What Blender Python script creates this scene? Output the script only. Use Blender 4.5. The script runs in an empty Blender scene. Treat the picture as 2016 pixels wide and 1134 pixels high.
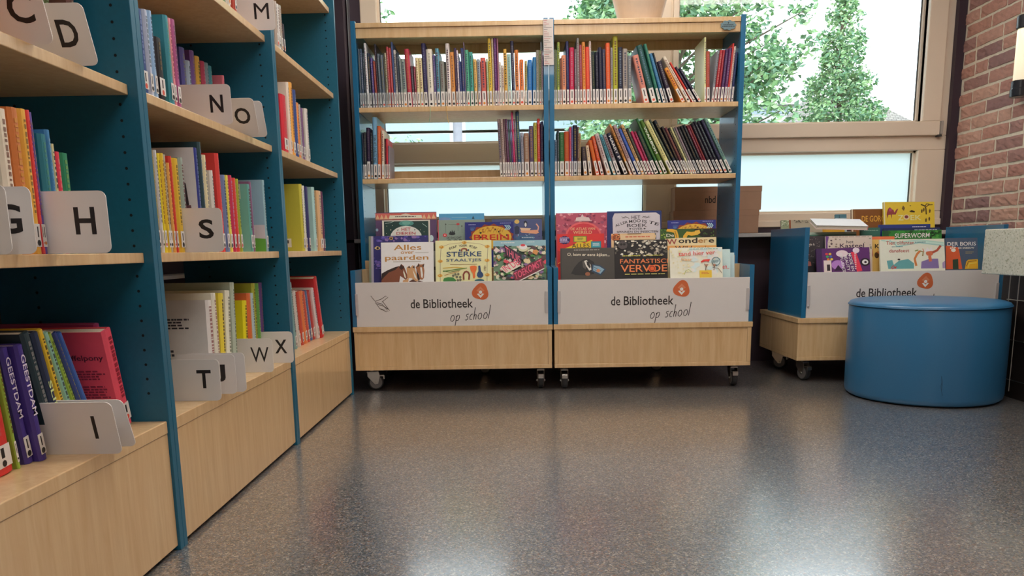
import bpy, math, random
from mathutils import Vector, Matrix
C = bpy.context.scene.collection
R = math.radians
PI = math.pi

# scene tuning
SKY = 4.3
LAMP = 9.8
LAMPS = [(.2, -1.6, 'farther back behind the camera'), (.6, .35, 'just behind and above the camera'), (-.15, 2.1, 'above the floor between bookcase and trolleys'), (1.6, 2.3, 'above the pouf side of the floor'), (.3, 3.5, 'near the windows above the trolleys')]
FLR0, FLR1 = .24, .36
# ------------------------------------------------------------------ camera, world, exposure
CAM_H = 0.667
cam_d = bpy.data.cameras.new('camera'); cam = bpy.data.objects.new('camera', cam_d); C.objects.link(cam)
cam_d.sensor_fit = 'HORIZONTAL'; cam_d.sensor_width = 36.0
cam_d.lens = 1514.5 / 2016 * 36
cam_d.shift_y = 189 / 2016            # the photograph is the upper part of a 4:3 frame
cam_d.clip_start = .02; cam_d.clip_end = 300
cam.matrix_world = (Matrix.Translation((0, 0, CAM_H)) @ Matrix.Rotation(.0077, 4, 'Z')
                    @ Matrix.Rotation(PI/2 - .1741, 4, 'X') @ Matrix.Rotation(-.0154, 4, 'Z'))
bpy.context.scene.camera = cam

vs = bpy.context.scene.view_settings
vs.view_transform = 'Standard'; vs.look = 'None'; vs.gamma = 1; vs.use_curve_mapping = False
vs.exposure = 0.0

world = bpy.data.worlds.new('world'); bpy.context.scene.world = world; world.use_nodes = True
wn = world.node_tree; wn.nodes.clear()
wo = wn.nodes.new('ShaderNodeOutputWorld'); bg = wn.nodes.new('ShaderNodeBackground')
tc = wn.nodes.new('ShaderNodeTexCoord'); sp = wn.nodes.new('ShaderNodeSeparateXYZ'); rp = wn.nodes.new('ShaderNodeValToRGB')
wn.links.new(tc.outputs['Generated'], sp.inputs[0])
wnz = wn.nodes.new('ShaderNodeTexNoise'); wnz.inputs['Scale'].default_value = 2.2; wnz.inputs['Detail'].default_value = 3
wn.links.new(tc.outputs['Generated'], wnz.inputs['Vector'])
wma = wn.nodes.new('ShaderNodeMath'); wma.operation = 'MULTIPLY_ADD'; wma.inputs[1].default_value = .22
wn.links.new(wnz.outputs['Fac'], wma.inputs[0]); wn.links.new(sp.outputs['Z'], wma.inputs[2])
wn.links.new(wma.outputs[0], rp.inputs['Fac'])
e = rp.color_ramp.elements
e[0].position = .0; e[0].color = (.86, .92, .96, 1)
e[1].position = .75; e[1].color = (.78, .90, 1.0, 1)
wn.links.new(rp.outputs['Color'], bg.inputs['Color']); bg.inputs['Strength'].default_value = SKY
wn.links.new(bg.outputs[0], wo.inputs[0])

def area(name, loc, rot, sx, sy, power, col):
    l = bpy.data.lights.new(name, 'AREA'); l.shape = 'RECTANGLE'; l.size = sx; l.size_y = sy
    l.energy = power; l.color = col
    o = bpy.data.objects.new(name, l); C.objects.link(o); o.location = loc; o.rotation_euler = rot
    return o

# ------------------------------------------------------------------ materials
def lin(h):
    if isinstance(h, str): h = tuple(int(h[i:i+2], 16) for i in (0, 2, 4))
    return tuple(((c/255)/12.92 if c/255 <= .04045 else ((c/255+.055)/1.055)**2.4) for c in h)
_mats = {}
def newmat(name):
    m = bpy.data.materials.new(name); m.use_nodes = True
    nt = m.node_tree; b = nt.nodes.get('Principled BSDF')
    return m, nt, b
def N(nt, t, **k):
    n = nt.nodes.new(t)
    for a, v in k.items():
        if a in n.inputs: n.inputs[a].default_value = v
        else: setattr(n, a, v)
    return n
def plain(key, rgb, rough=.5, metal=0., var=.04, scale=30., spec=.5, coat=0.):
    if key in _mats: return _mats[key]
    m, nt, b = newmat(key)
    if isinstance(rgb, str): rgb = lin(rgb)
    nz = N(nt, 'ShaderNodeTexNoise', Scale=scale, Detail=3.); tx = N(nt, 'ShaderNodeTexCoord')
    nt.links.new(tx.outputs['Object'], nz.inputs['Vector'])
    mx = N(nt, 'ShaderNodeMix'); mx.data_type = 'RGBA'
    mx.inputs[6].default_value = (*[max(0, c*(1-var*2)) for c in rgb], 1)
    mx.inputs[7].default_value = (*[min(1, c*(1+var*2)) for c in rgb], 1)
    nt.links.new(nz.outputs['Fac'], mx.inputs[0]); nt.links.new(mx.outputs[2], b.inputs['Base Color'])
    b.inputs['Roughness'].default_value = rough; b.inputs['Metallic'].default_value = metal
    b.inputs['Specular IOR Level'].default_value = spec; b.inputs['Coat Weight'].default_value = coat
    _mats[key] = m; return m
def ink(h, rough=.42):
    """printed or cloth colour; albedo is somewhat lighter than the dim photograph shows it"""
    c = tuple(min(.86, x*1.25 + .004) for x in lin(h))
    return plain('ink_%s_%d' % (h, int(rough*100)), c, rough, var=.02, scale=60)
def wood():
    if 'maple' in _mats: return _mats['maple']
    m, nt, b = newmat('maple_laminate'); _mats['maple'] = m
    tx = N(nt, 'ShaderNodeTexCoord'); mp = N(nt, 'ShaderNodeMapping'); mp.inputs['Scale'].default_value = (14, 14, 1.1)
    nz = N(nt, 'ShaderNodeTexNoise', Scale=3.2, Detail=6., Roughness=.62, Distortion=.5)
    nt.links.new(tx.outputs['Object'], mp.inputs[0]); nt.links.new(mp.outputs[0], nz.inputs['Vector'])
    cr = N(nt, 'ShaderNodeValToRGB'); e = cr.color_ramp.elements
    e[0].position = .3; e[0].color = (*lin('d6ae7c'), 1); e[1].position = .72; e[1].color = (*lin('e8c898'), 1)
    nt.links.new(nz.outputs['Fac'], cr.inputs[0])
    mp2 = N(nt, 'ShaderNodeMapping'); mp2.inputs['Scale'].default_value = (9, 9, .12)
    nz2 = N(nt, 'ShaderNodeTexNoise', Scale=2.0, Detail=2.)
    nt.links.new(tx.outputs['Object'], mp2.inputs[0]); nt.links.new(mp2.outputs[0], nz2.inputs['Vector'])
    mx = N(nt, 'ShaderNodeMix'); mx.data_type = 'RGBA'; mx.blend_type = 'MULTIPLY'; mx.inputs[0].default_value = .35
    nt.links.new(cr.outputs[0], mx.inputs[6]); nt.links.new(nz2.outputs['Fac'], mx.inputs[7])
    ad = N(nt, 'ShaderNodeMix'); ad.data_type = 'RGBA'; ad.inputs[0].default_value = .75
    nt.links.new(mx.outputs[2], ad.inputs[6]); nt.links.new(cr.outputs[0], ad.inputs[7])
    nt.links.new(ad.outputs[2], b.inputs['Base Color']); b.inputs['Roughness'].default_value = .38
    b.inputs['Coat Weight'].default_value = .55; b.inputs['Coat Roughness'].default_value = .16
    return m
WOOD = wood()
BLUE = plain('blue_laminate', lin('1d6d98'), .34, var=.04, scale=120, coat=.5)
TEAL = plain('teal_blue_laminate', lin('1b6480'), .38, var=.05, scale=120)
EDGE = plain('teal_blue_edge_band', lin('2c8aac'), .35, var=.03)
HOLE = plain('peg_hole_dark', (.004, .006, .008), .9)
WHITE = plain('white_acrylic_panel', (.76, .73, .71), .22, var=.01)
CARD = plain('white_divider_card', (.80, .77, .755), .3, var=.01)
BLACK = plain('black_print', (.012, .010, .012), .5)
DARK = plain('dark_aubergine_paint', lin('3a2c38'), .5, var=.05, scale=8)
METAL = plain('zinc_metal', (.55, .53, .50), .3, metal=1.)
RUBBER = plain('dark_rubber', (.03, .03, .032), .6)
GREYP = plain('grey_plastic_wheel', (.20, .19, .19), .5)
CREAMF = plain('cream_window_frame', lin('f0dfca'), .4, var=.015, scale=4)
PAGES = plain('book_pages', lin('e6dcc8'), .8, var=.08, scale=400)
LABEL = plain('white_spine_sticker', (.76, .73, .70), .45, var=.03)
LABELB = plain('bluish_grey_spine_sticker', (.52, .55, .57), .4, var=.03)
LETTER_DK = plain('dark_brown_print', lin('2c2422'), .4)

# ------------------------------------------------------------------ mesh helpers
class MB:
    def __init__(s): s.v = []; s.f = []; s.m = []; s.mats = []
    def mi(s, mat):
        if mat not in s.mats: s.mats.append(mat)
        return s.mats.index(mat)
    def add(s, vs_, fs, mat):
        o = len(s.v); s.v += [tuple(p) for p in vs_]; k = s.mi(mat)
        for f in fs: s.f.append(tuple(i+o for i in f)); s.m.append(k)
        return s
    def box(s, x0, y0, z0, x1, y1, z1, mat):
        return s.add([(x0,y0,z0),(x1,y0,z0),(x1,y1,z0),(x0,y1,z0),(x0,y0,z1),(x1,y0,z1),(x1,y1,z1),(x0,y1,z1)],
            [(0,3,2,1),(4,5,6,7),(0,1,5,4),(1,2,6,5),(2,3,7,6),(3,0,4,7)], mat)
    def prism(s, pts, axis, a, b, mat):
        """pts: 2-d outline; axis: 'x','y','z' extrusion"""
        n = len(pts)
        def p3(p, t):
            if axis == 'x': return (t, p[0], p[1])
            if axis == 'y': return (p[0], t, p[1])
            return (p[0], p[1], t)
        vs_ = [p3(p, a) for p in pts] + [p3(p, b) for p in pts]
        fs = [tuple(range(n))[::-1], tuple(range(n, 2*n))] + [(i, (i+1) % n, n+(i+1) % n, n+i) for i in range(n)]
        return s.add(vs_, fs, mat)
    def lathe(s, prof, c, mat, seg=32, axis='z'):
        vs_ = []; fs = []
        for r, z in prof:
            for k in range(seg):
                a = 2*PI*k/seg; x, y = r*math.cos(a), r*math.sin(a)
                p = (x, y, z) if axis == 'z' else ((z, x, y) if axis == 'x' else (x, z, y))
                vs_.append((c[0]+p[0], c[1]+p[1], c[2]+p[2]))
        m = len(prof)
        for i in range(m-1):
            for k in range(seg):
                k2 = (k+1) % seg; fs.append((i*seg+k, i*seg+k2, (i+1)*seg+k2, (i+1)*seg+k))
        fs.append(tuple(range(seg))[::-1]); fs.append(tuple((m-1)*seg+k for k in range(seg)))
        return s.add(vs_, fs, mat)
    def tube(s, path, r, mat, seg=8):
        path = [Vector(p) for p in path]; vs_ = []; fs = []
        rr = r if isinstance(r, (list, tuple)) else [r]*len(path)
        for i, p in enumerate(path):
            d = (path[min(i+1, len(path)-1)] - path[max(i-1, 0)]).normalized()
            u = d.cross(Vector((0, 0, 1)));  u = u if u.length > .05 else d.cross(Vector((1, 0, 0)))
            u.normalize(); w = d.cross(u)
            for k in range(seg):
                a = 2*PI*k/seg; vs_.append(p + rr[i]*(math.cos(a)*u + math.sin(a)*w))
        for i in range(len(path)-1):
            for k in range(seg):
                k2 = (k+1) % seg; fs.append((i*seg+k, i*seg+k2, (i+1)*seg+k2, (i+1)*seg+k))
        fs.append(tuple(range(seg))[::-1]); fs.append(tuple((len(path)-1)*seg+k for k in range(seg)))
        return s.add(vs_, fs, mat)
    def build(s, name, parent=None, bevel=0, smooth=False, loc=None):
        me = bpy.data.meshes.new(name); me.from_pydata(s.v, [], s.f)
        for m in s.mats: me.materials.append(m)
        me.polygons.foreach_set('material_index', s.m)
        if smooth: me.polygons.foreach_set('use_smooth', [True]*len(s.f))
        me.update(); o = bpy.data.objects.new(name, me); C.objects.link(o)
        if parent: o.parent = parent
        if loc: o.location = loc
        if bevel:
            b = o.modifiers.new('bevel', 'BEVEL'); b.width = bevel; b.segments = 2; b.limit_method = 'ANGLE'
        return o
_used = set()
def tag(o, label, cat, group=None):
    if label in _used: print('LABEL REPEAT', label)
    _used.add(label); n = len(label.split())
    if not 4 <= n <= 16: print('LABEL LENGTH', n, label)
    o['label'] = label; o['category'] = cat
    if group: o['group'] = group
    return o
def empty(name, loc=(0,0,0), rot=None, label=None, cat=None, group=None):
    o = bpy.data.objects.new(name, None); C.objects.link(o); o.location = loc; o.empty_display_size = .05
    if rot is not None: o.rotation_euler = rot
    if label: tag(o, label, cat, group)
    return o
def struct(o): o['kind'] = 'structure'; return o

# ------------------------------------------------------------------ lettering
_txt = {}
def glyphs(body, bold=0.0):
    bold = min(bold, .020 if len(body) == 1 else .010); k = (body, bold)
    if k in _txt: return _txt[k]
    cu = bpy.data.curves.new('t', 'FONT'); cu.body = body; cu.offset = bold; cu.resolution_u = 3; cu.fill_mode = 'FRONT'
    ob = bpy.data.objects.new('t', cu); me = ob.to_mesh()
    vs_ = [(v.co.x, v.co.y) for v in me.vertices]; fs = [tuple(p.vertices) for p in me.polygons]
    ob.to_mesh_clear(); bpy.data.objects.remove(ob); bpy.data.curves.remove(cu)
    xs = [p[0] for p in vs_]; ys = [p[1] for p in vs_]
    x0, x1, y0, y1 = min(xs), max(xs), min(ys), max(ys)
    vs_ = [((x-x0)/(x1-x0), (y-y0)/(y1-y0)) for x, y in vs_]
    _txt[k] = (vs_, fs); return _txt[k]

class Art:
    """flat printing on a face that looks towards -y. Drawn in its own units: x right, y DOWN from the top-left corner."""
    def __init__(s, ox, oy, W, w, h, y=0.):
        s.ox, s.oy, s.k, s.h, s.w, s.y0, s.n, s.mb = ox, oy, w/W, h, w, y, 0, MB()
    def P(s, x, y):
        return (min(s.w, max(0, (x-s.ox)*s.k)), s.y0 - .0002 - .00005*s.n, min(s.h, max(0, s.h-(y-s.oy)*s.k)))
    def poly(s, pts, col):
        s.n += 1; v = [s.P(*p) for p in pts]; s.mb.add(v, [tuple(range(len(v)))], ink(col) if isinstance(col, str) else col); return s
    def rect(s, x0, y0, x1, y1, col): return s.poly([(x0,y1),(x1,y1),(x1,y0),(x0,y0)], col)
    def ell(s, cx, cy, rx, ry, col, n=20): return s.poly([(cx+rx*math.cos(2*PI*i/n), cy+ry*math.sin(2*PI*i/n)) for i in range(n)], col)
    def ring(s, cx, cy, r, t, col, n=20):
        s.n += 1; v = []
        for i in range(n):
            a = 2*PI*i/n; v += [s.P(cx+r*math.cos(a), cy+r*math.sin(a)), s.P(cx+(r-t)*math.cos(a), cy+(r-t)*math.sin(a))]
        s.mb.add(v, [(2*i, 2*((i+1) % n), 2*((i+1) % n)+1, 2*i+1) for i in range(n)], ink(col)); return s
    def textq(s, body, p0, p1, p3, col, bold=.01):
        s.n += 1; g, f = glyphs(body, bold)
        v = [s.P(p0[0]+(p1[0]-p0[0])*a+(p3[0]-p0[0])*b, p0[1]+(p1[1]-p0[1])*a+(p3[1]-p0[1])*b) for a, b in g]
        s.mb.add(v, f, ink(col) if isinstance(col, str) else col); return s
    def text(s, body, x0, y0, x1, y1, col, bold=.01): return s.textq(body, (x0,y1), (x1,y1), (x0,y0), col, bold)
    def line(s, pts, wd, col):
        s.n += 1; v = []; f = []
        for i, (x, y) in enumerate(pts):
            a = pts[max(i-1, 0)]; b = pts[min(i+1, len(pts)-1)]; dx, dy = b[0]-a[0], b[1]-a[1]; L = math.hypot(dx, dy) or 1
            nx, ny = -dy/L*wd/2, dx/L*wd/2; v += [s.P(x+nx, y+ny), s.P(x-nx, y-ny)]
        for i in range(len(pts)-1): f.append((2*i, 2*i+2, 2*i+3, 2*i+1))
        s.mb.add(v, f, ink(col) if isinstance(col, str) else col); return s
    def bars(s, x0, y0, x1, y1, col, rows=1, seed=0):
        """illegible small print"""
        rg = random.Random(seed); s.n += 1; hh = (y1-y0)/(rows*1.7)
        for r in range(rows):
            x = x0; y = y0 + r*(y1-y0)/rows
            xe = x1 - rg.random()*(x1-x0)*.25*(rows > 1)
            while x < xe:
                w_ = (x1-x0)*(.05+.1*rg.random()); s.mb.add([s.P(x,y+hh), s.P(min(xe,x+w_),y+hh), s.P(min(xe,x+w_),y), s.P(x,y)], [(0,1,2,3)], ink(col)); x += w_*1.25
        return s
    def blobs(s, x0, y0, x1, y1, cols, n, r0, r1, seed):
        rg = random.Random(seed)
        for i in range(n):
            cx, cy = rg.uniform(x0, x1), rg.uniform(y0, y1); k = rg.randint(4, 7); r = rg.uniform(r0, r1)
            s.poly([(min(x1, max(x0, cx+r*rg.uniform(.6, 1.4)*math.cos(2*PI*j/k))), min(y1, max(y0, cy+r*rg.uniform(.4, 1.1)*math.sin(2*PI*j/k)))) for j in range(k)], rg.choice(cols))
        return s
    def build(s, name, parent): return s.mb.build(name, parent)

# ------------------------------------------------------------------ the room
XL, XB, YW, YR, ZC = -1.42, 2.445, 4.46, -3.2, 2.75

def floor_mat():
    m, nt, b = newmat('speckled_vinyl_floor')
    tx = N(nt, 'ShaderNodeTexCoord')
    nz = N(nt, 'ShaderNodeTexNoise', Scale=120., Detail=2.)
    nt.links.new(tx.outputs['Object'], nz.inputs['Vector'])
    mx = N(nt, 'ShaderNodeMix'); mx.data_type = 'VECTOR'; mx.inputs[0].default_value = .014
    nt.links.new(tx.outputs['Object'], mx.inputs[4]); nt.links.new(nz.outputs['Color'], mx.inputs[5])
    vo = N(nt, 'ShaderNodeTexVoronoi', Scale=300.); nt.links.new(mx.outputs[1], vo.inputs['Vector'])
    sp_ = N(nt, 'ShaderNodeSeparateColor'); nt.links.new(vo.outputs['Color'], sp_.inputs[0])
    cr = N(nt, 'ShaderNodeValToRGB'); cr.color_ramp.interpolation = 'CONSTANT'; e = cr.color_ramp.elements
    e[0].position = 0; e[0].color = (.045, .049, .057, 1); e[1].position = .30; e[1].color = (.135, .14, .145, 1)
    for p, c in ((.48, (.27, .23, .18)), (.62, (.11, .14, .19)), (.76, (.19, .187, .183)), (.88, (.44, .41, .36)), (.95, (.22, .10, .06))):
        q = e.new(p); q.color = (*c, 1)
    nt.links.new(sp_.outputs[0], cr.inputs[0]); nt.links.new(cr.outputs[0], b.inputs['Base Color'])
    # scuffed sheen, fine grain, and small pressed ring dents
    nr = N(nt, 'ShaderNodeTexNoise', Scale=2.2, Detail=5.); nt.links.new(tx.outputs['Object'], nr.inputs['Vector'])
    mr = N(nt, 'ShaderNodeMapRange'); mr.inputs[3].default_value = FLR0; mr.inputs[4].default_value = FLR1
    nt.links.new(nr.outputs['Fac'], mr.inputs[0]); nt.links.new(mr.outputs[0], b.inputs['Roughness'])
    b.inputs['Specular IOR Level'].default_value = .9; b.inputs['Coat Weight'].default_value = 1.; b.inputs['Coat Roughness'].default_value = .18; b.inputs['Coat IOR'].default_value = 2.2
    n2 = N(nt, 'ShaderNodeTexNoise', Scale=190., Detail=3.); nt.links.new(tx.outputs['Object'], n2.inputs['Vector'])
    v2 = N(nt, 'ShaderNodeTexVoronoi', Scale=16.); nt.links.new(tx.outputs['Object'], v2.inputs['Vector'])
    r1 = N(nt, 'ShaderNodeMapRange'); r1.interpolation_type = 'SMOOTHSTEP'
    r1.inputs[1].default_value = .045; r1.inputs[2].default_value = .075; r1.inputs[3].default_value = 0; r1.inputs[4].default_value = 1
    r2 = N(nt, 'ShaderNodeMapRange'); r2.interpolation_type = 'SMOOTHSTEP'
    r2.inputs[1].default_value = .08; r2.inputs[2].default_value = .11; r2.inputs[3].default_value = 1; r2.inputs[4].default_value = 0
    nt.links.new(v2.outputs['Distance'], r1.inputs[0]); nt.links.new(v2.outputs['Distance'], r2.inputs[0])
    s2 = N(nt, 'ShaderNodeSeparateColor'); nt.links.new(v2.outputs['Color'], s2.inputs[0])
    gt = N(nt, 'ShaderNodeMath'); gt.operation = 'GREATER_THAN'; gt.inputs[1].default_value = .60; nt.links.new(s2.outputs[1], gt.inputs[0])
    ml = N(nt, 'ShaderNodeMath'); ml.operation = 'MULTIPLY'; nt.links.new(r1.outputs[0], ml.inputs[0]); nt.links.new(r2.outputs[0], ml.inputs[1])
    m2 = N(nt, 'ShaderNodeMath'); m2.operation = 'MULTIPLY'; nt.links.new(ml.outputs[0], m2.inputs[0]); nt.links.new(gt.outputs[0], m2.inputs[1])
    mpS = N(nt, 'ShaderNodeMapping'); mpS.inputs['Scale'].default_value = (30, 5, 1); mpS.inputs['Rotation'].default_value = (0, 0, .9)
    n3 = N(nt, 'ShaderNodeTexNoise', Scale=6., Detail=2.); nt.links.new(tx.outputs['Object'], mpS.inputs[0]); nt.links.new(mpS.outputs[0], n3.inputs['Vector'])
    g3 = N(nt, 'ShaderNodeMapRange'); g3.inputs[1].default_value = .70; g3.inputs[2].default_value = .76; nt.links.new(n3.outputs['Fac'], g3.inputs[0])
    ad = N(nt, 'ShaderNodeMath'); ad.operation = 'MULTIPLY_ADD'; ad.inputs[1].default_value = .10; nt.links.new(n2.outputs['Fac'], ad.inputs[0])
    sub = N(nt, 'ShaderNodeMath'); sub.operation = 'ADD'; nt.links.new(m2.outputs[0], sub.inputs[0]); nt.links.new(g3.outputs[0], sub.inputs[1])
    ng = N(nt, 'ShaderNodeMath'); ng.operation = 'MULTIPLY'; ng.inputs[1].default_value = -1.6; nt.links.new(sub.outputs[0], ng.inputs[0])
    nt.links.new(ng.outputs[0], ad.inputs[2])
    bp = N(nt, 'ShaderNodeBump', Strength=.35, Distance=.002); nt.links.new(ad.outputs[0], bp.inputs['Height'])
    nt.links.new(bp.outputs[0], b.inputs['Normal'])
    return m
MB().box(XL, YR, -.05, XB+.3, YW+.02, 0, floor_mat()).build('floor')
struct(bpy.data.objects['floor'])
CEIL = plain('white_ceiling_tile', (.78, .76, .73), .8)
PLAST = plain('pale_plaster', (.66, .60, .54), .8)
struct(MB().box(XL, YR, ZC, XB+.3, YW+.2, ZC+.05, CEIL).build('ceiling'))
struct(MB().box(XL-.1, YR, 0, XL, YW+.2, ZC, DARK).build('wall_left'))
struct(MB().box(XL, YR-.1, 0, XB+.3, YR, ZC, PLAST).build('wall_back'))

# brick wall on the right: modelled bricks with rough faces in a recessed mortar bed
def brick_wall():
    rg = random.Random(5)
    cols = [plain('brick_%d' % i, lin(c), .85, var=.12, scale=40) for i, c in enumerate(('b88878', 'ac7c70', 'c09484', 'a07870', 'b48678', '94706c', 'c49a88'))]
    mort = plain('mortar', lin('dcd0bc'), .95, var=.08, scale=60)
    mb = MB(); ch, jt = .0695, .0145
    mb.box(XB-.0002, YR, 0, XB+.25, YW+.1, ZC, mort)
    row = 0; z = 0.0
    while z < ZC:
        y = YW + .08 - (row % 2)*.115 - rg.random()*.03
        while y > YR + .3:
            L = .215 if rg.random() < .8 else .102
            L += rg.uniform(-.004, .004)
            if y < 2.2: ny, nz_ = 2, 1
            else: ny, nz_ = (9 if L > .15 else 5), 4
            y1, y0 = y, y - L; z0, z1 = z+jt/2+rg.uniform(-.0015, .0015), min(ZC, z+ch-jt/2+rg.uniform(-.0015, .0015))
            m = rg.choice(cols); vs_ = []; fs = []
            dep = rg.uniform(-.002, .002)
            for j in range(nz_+1):
                for i in range(ny+1):
                    edge = i in (0, ny) or j in (0, nz_)
                    x = XB - .0055 + dep + (rg.uniform(0, .004) if edge else rg.uniform(-.0035, .003))
                    vs_.append((x, y0+(y1-y0)*i/ny + (rg.uniform(-.0015,.0015)), z0+(z1-z0)*j/nz_ + (rg.uniform(-.0015,.0015))))
            w = ny+1
            for j in range(nz_):
                for i in range(ny): fs.append((j*w+i, (j+1)*w+i, (j+1)*w+i+1, j*w+i+1))
            base = len(vs_)
            ring = [i for i in range(w)] + [j*w+ny for j in range(1, nz_+1)] + [nz_*w+i for i in range(ny-1, -1, -1)] + [j*w for j in range(nz_-1, 0, -1)]
            for r_ in ring: vs_.append((XB+.02, vs_[r_][1], vs_[r_][2]))
            for q in range(len(ring)):
                fs.append((ring[q], ring[(q+1) % len(ring)], base+(q+1) % len(ring), base+q))
            mb.add(vs_, fs, m); y = y0 - jt
        z += ch; row += 1
    return struct(mb.build('wall_right'))
brick_wall()

# window wall: dark panelling below the sill, cream frames, clear panes above and frosted panes below
struct(MB().box(XL, YW, 0, XB+.02, YW+.16, .765, DARK).build('wall_front'))
struct(MB().box(XL, YW, .765, -.83, YW+.16, ZC, DARK).box(XB-.045, YW-.03, .70, XB+.02, YW+.16, ZC, DARK).build('trim_1'))
struct(MB().box(-1.3, YW-.13, 0, -.895, YW-.001, ZC, DARK).build('trim_2'))
struct(MB().box(-.83, YW, 2.62, XB, YW+.16, ZC, CREAMF).build('trim_3'))
struct(MB().box(-.888, YW-.06, .0, -.884, YW-.001, ZC, plain('grey_steel_strip', (.4,.42,.45), .3, metal=.8)).build('trim_4'))
SILLM = plain('grey_white_sill', (.62, .60, .58), .35)
struct(MB().box(-1.30, YW-.13, .71, XB-.05, YW-.0005, .732, SILLM).build('trim_5', bevel=.003))
struct(MB().box(XL, 0, .572, XL+.10, 3.6, .585, SILLM).build('trim_6'))

def glass_mat():
    m = bpy.data.materials.new('clear_glass'); m.use_nodes = True; nt = m.node_tree; nt.nodes.clear()
    o = N(nt, 'ShaderNodeOutputMaterial'); t = N(nt, 'ShaderNodeBsdfTransparent'); g = N(nt, 'ShaderNodeBsdfGlossy', Roughness=.02)
    t.inputs[0].default_value = (.97, .99, .98, 1)
    f = N(nt, 'ShaderNodeFresnel', IOR=1.45); mx = N(nt, 'ShaderNodeMixShader')
    nt.links.new(f.outputs[0], mx.inputs[0]); nt.links.new(t.outputs[0], mx.inputs[1]); nt.links.new(g.outputs[0], mx.inputs[2])
    nt.links.new(mx.outputs[0], o.inputs[0]); return m
def frost_mat():
    m = bpy.data.materials.new('frosted_film_glass'); m.use_nodes = True; nt = m.node_tree; nt.nodes.clear()
    o = N(nt, 'ShaderNodeOutputMaterial'); t = N(nt, 'ShaderNodeBsdfTranslucent'); d = N(nt, 'ShaderNodeBsdfDiffuse'); mx = N(nt, 'ShaderNodeMixShader')
    t.inputs[0].default_value = (.80, .85, .86, 1); d.inputs[0].default_value = (.80, .84, .86, 1); mx.inputs[0].default_value = .15
    nt.links.new(t.outputs[0], mx.inputs[1]); nt.links.new(d.outputs[0], mx.inputs[2]); nt.links.new(mx.outputs[0], o.inputs[0]); return m
GLASS, FROST = glass_mat(), frost_mat()
SEAL = plain('dark_window_seal', (.05, .05, .05), .6)
def window(n, x0, x1, gx0, gx1, zfb, zft, zg0, ztop, sash):
    """x0..x1 outer frame, gx0..gx1 pane, zfb..zft frosted pane, zg0..ztop clear pane"""
    w = struct(MB().box(x0, YW, .765, x1, YW+.09, zfb, CREAMF).box(x0, YW, zft, x1, YW+.09, zg0-(.075 if sash else 0), CREAMF)
        .box(x0, YW, ztop, x1, YW+.09, 2.62, CREAMF)
        .box(x0, YW, zfb+.0003, gx0, YW+.09, zft-.0003, CREAMF).box(gx1, YW, zfb+.0003, x1, YW+.09, zft-.0003, CREAMF)
        .box(x0, YW, zg0-(.075 if sash else 0)+.0003, gx0, YW+.09, ztop-.0003, CREAMF).box(gx1, YW, zg0-(.075 if sash else 0)+.0003, x1, YW+.09, ztop-.0003, CREAMF)
        .box(x0, YW-.012, .765, x1, YW, .80, CREAMF).build('window_%d' % n, bevel=.004))
    MB().box(gx0-.002, YW+.055, zfb-.002, gx1+.05 if sash else gx1+.002, YW+.063, zft+.002, FROST).build('frosted_pane', w)
    MB().box(gx0-.002, YW+.055, zg0-.002, gx1+.002, YW+.061, ztop+.002, GLASS).build('clear_pane', w)
    b = MB()
    for (a, c, zz0, zz1) in ((gx0, gx1, zfb, zft), (gx0, gx1, zg0, ztop)):
        b.box(a, YW+.03, zz0, a+.012, YW+.06, zz1, CREAMF).box(c-.012, YW+.03, zz0, c, YW+.06, zz1, CREAMF)
        b.box(a, YW+.03, zz0, c, YW+.06, zz0+.012, CREAMF).box(a, YW+.03, zz1-.012, c, YW+.06, zz1, CREAMF)
        b.box(a+.012, YW+.045, zz0+.012, a+.016, YW+.054, zz1-.012, SEAL).box(c-.016, YW+.045, zz0+.012, c-.012, YW+.054, zz1-.012, SEAL)
    b.build('glazing_bead', w)
    if sash:
        s = MB(); z0 = zg0-.075; z1 = ztop+.02; a = gx0-.03; c = gx1+.10
        s.box(a, YW-.022, z0, c, YW+.04, zg0, CREAMF).box(a, YW-.022, zg0, gx0, YW+.04, z1, CREAMF).box(gx1, YW-.022, zg0, c, YW+.04, z1, CREAMF)
        s.build('opening_sash', w, bevel=.004)
        MB().box(c+.002, YW-.03, z0+.005, c+.014, YW, z0+.075, plain('hinge_grey', (.42,.38,.34), .4)).box(c-.012, YW-.028, z0-.008, c+.01, YW-.001, z0+.002, SEAL).build('hinge', w)
    return w
window(1, -.83, .79, -.74, .74, .841, 1.145, 1.252, 2.52, False)
window(2, .79, XB-.045, .90, 2.25, .841, 1.175, 1.325, 2.52, True)
struct(MB().box(.735, YW-.006, .765, .86, YW, 2.62, CREAMF).build('trim_7', bevel=.003))

# ceiling luminaires, never in view: some inferred, more added to fill the room evenly
lampm = bpy.data.materials.new('fill_lamp_diffuser'); lampm.use_nodes = True
lb = lampm.node_tree.nodes['Principled BSDF']; lb.inputs['Base Color'].default_value = (.9, .88, .84, 1)
lb.inputs['Emission Color'].default_value = (1, .94, .87, 1); lb.inputs['Emission Strength'].default_value = LAMP
for i, (x, y, w_) in enumerate(LAMPS):
    t = empty('ceiling_fill_light', (x, y, ZC), label='unseen ceiling fill luminaire, %s' % w_, cat='ceiling light', group='ceiling fill luminaires')
    MB().box(-.62, -.32, -.05, .62, .32, -.001, WHITE).build('housing', t)
    MB().box(-.59, -.29, -.058, .59, .29, -.0501, lampm).build('diffuser', t)

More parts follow.
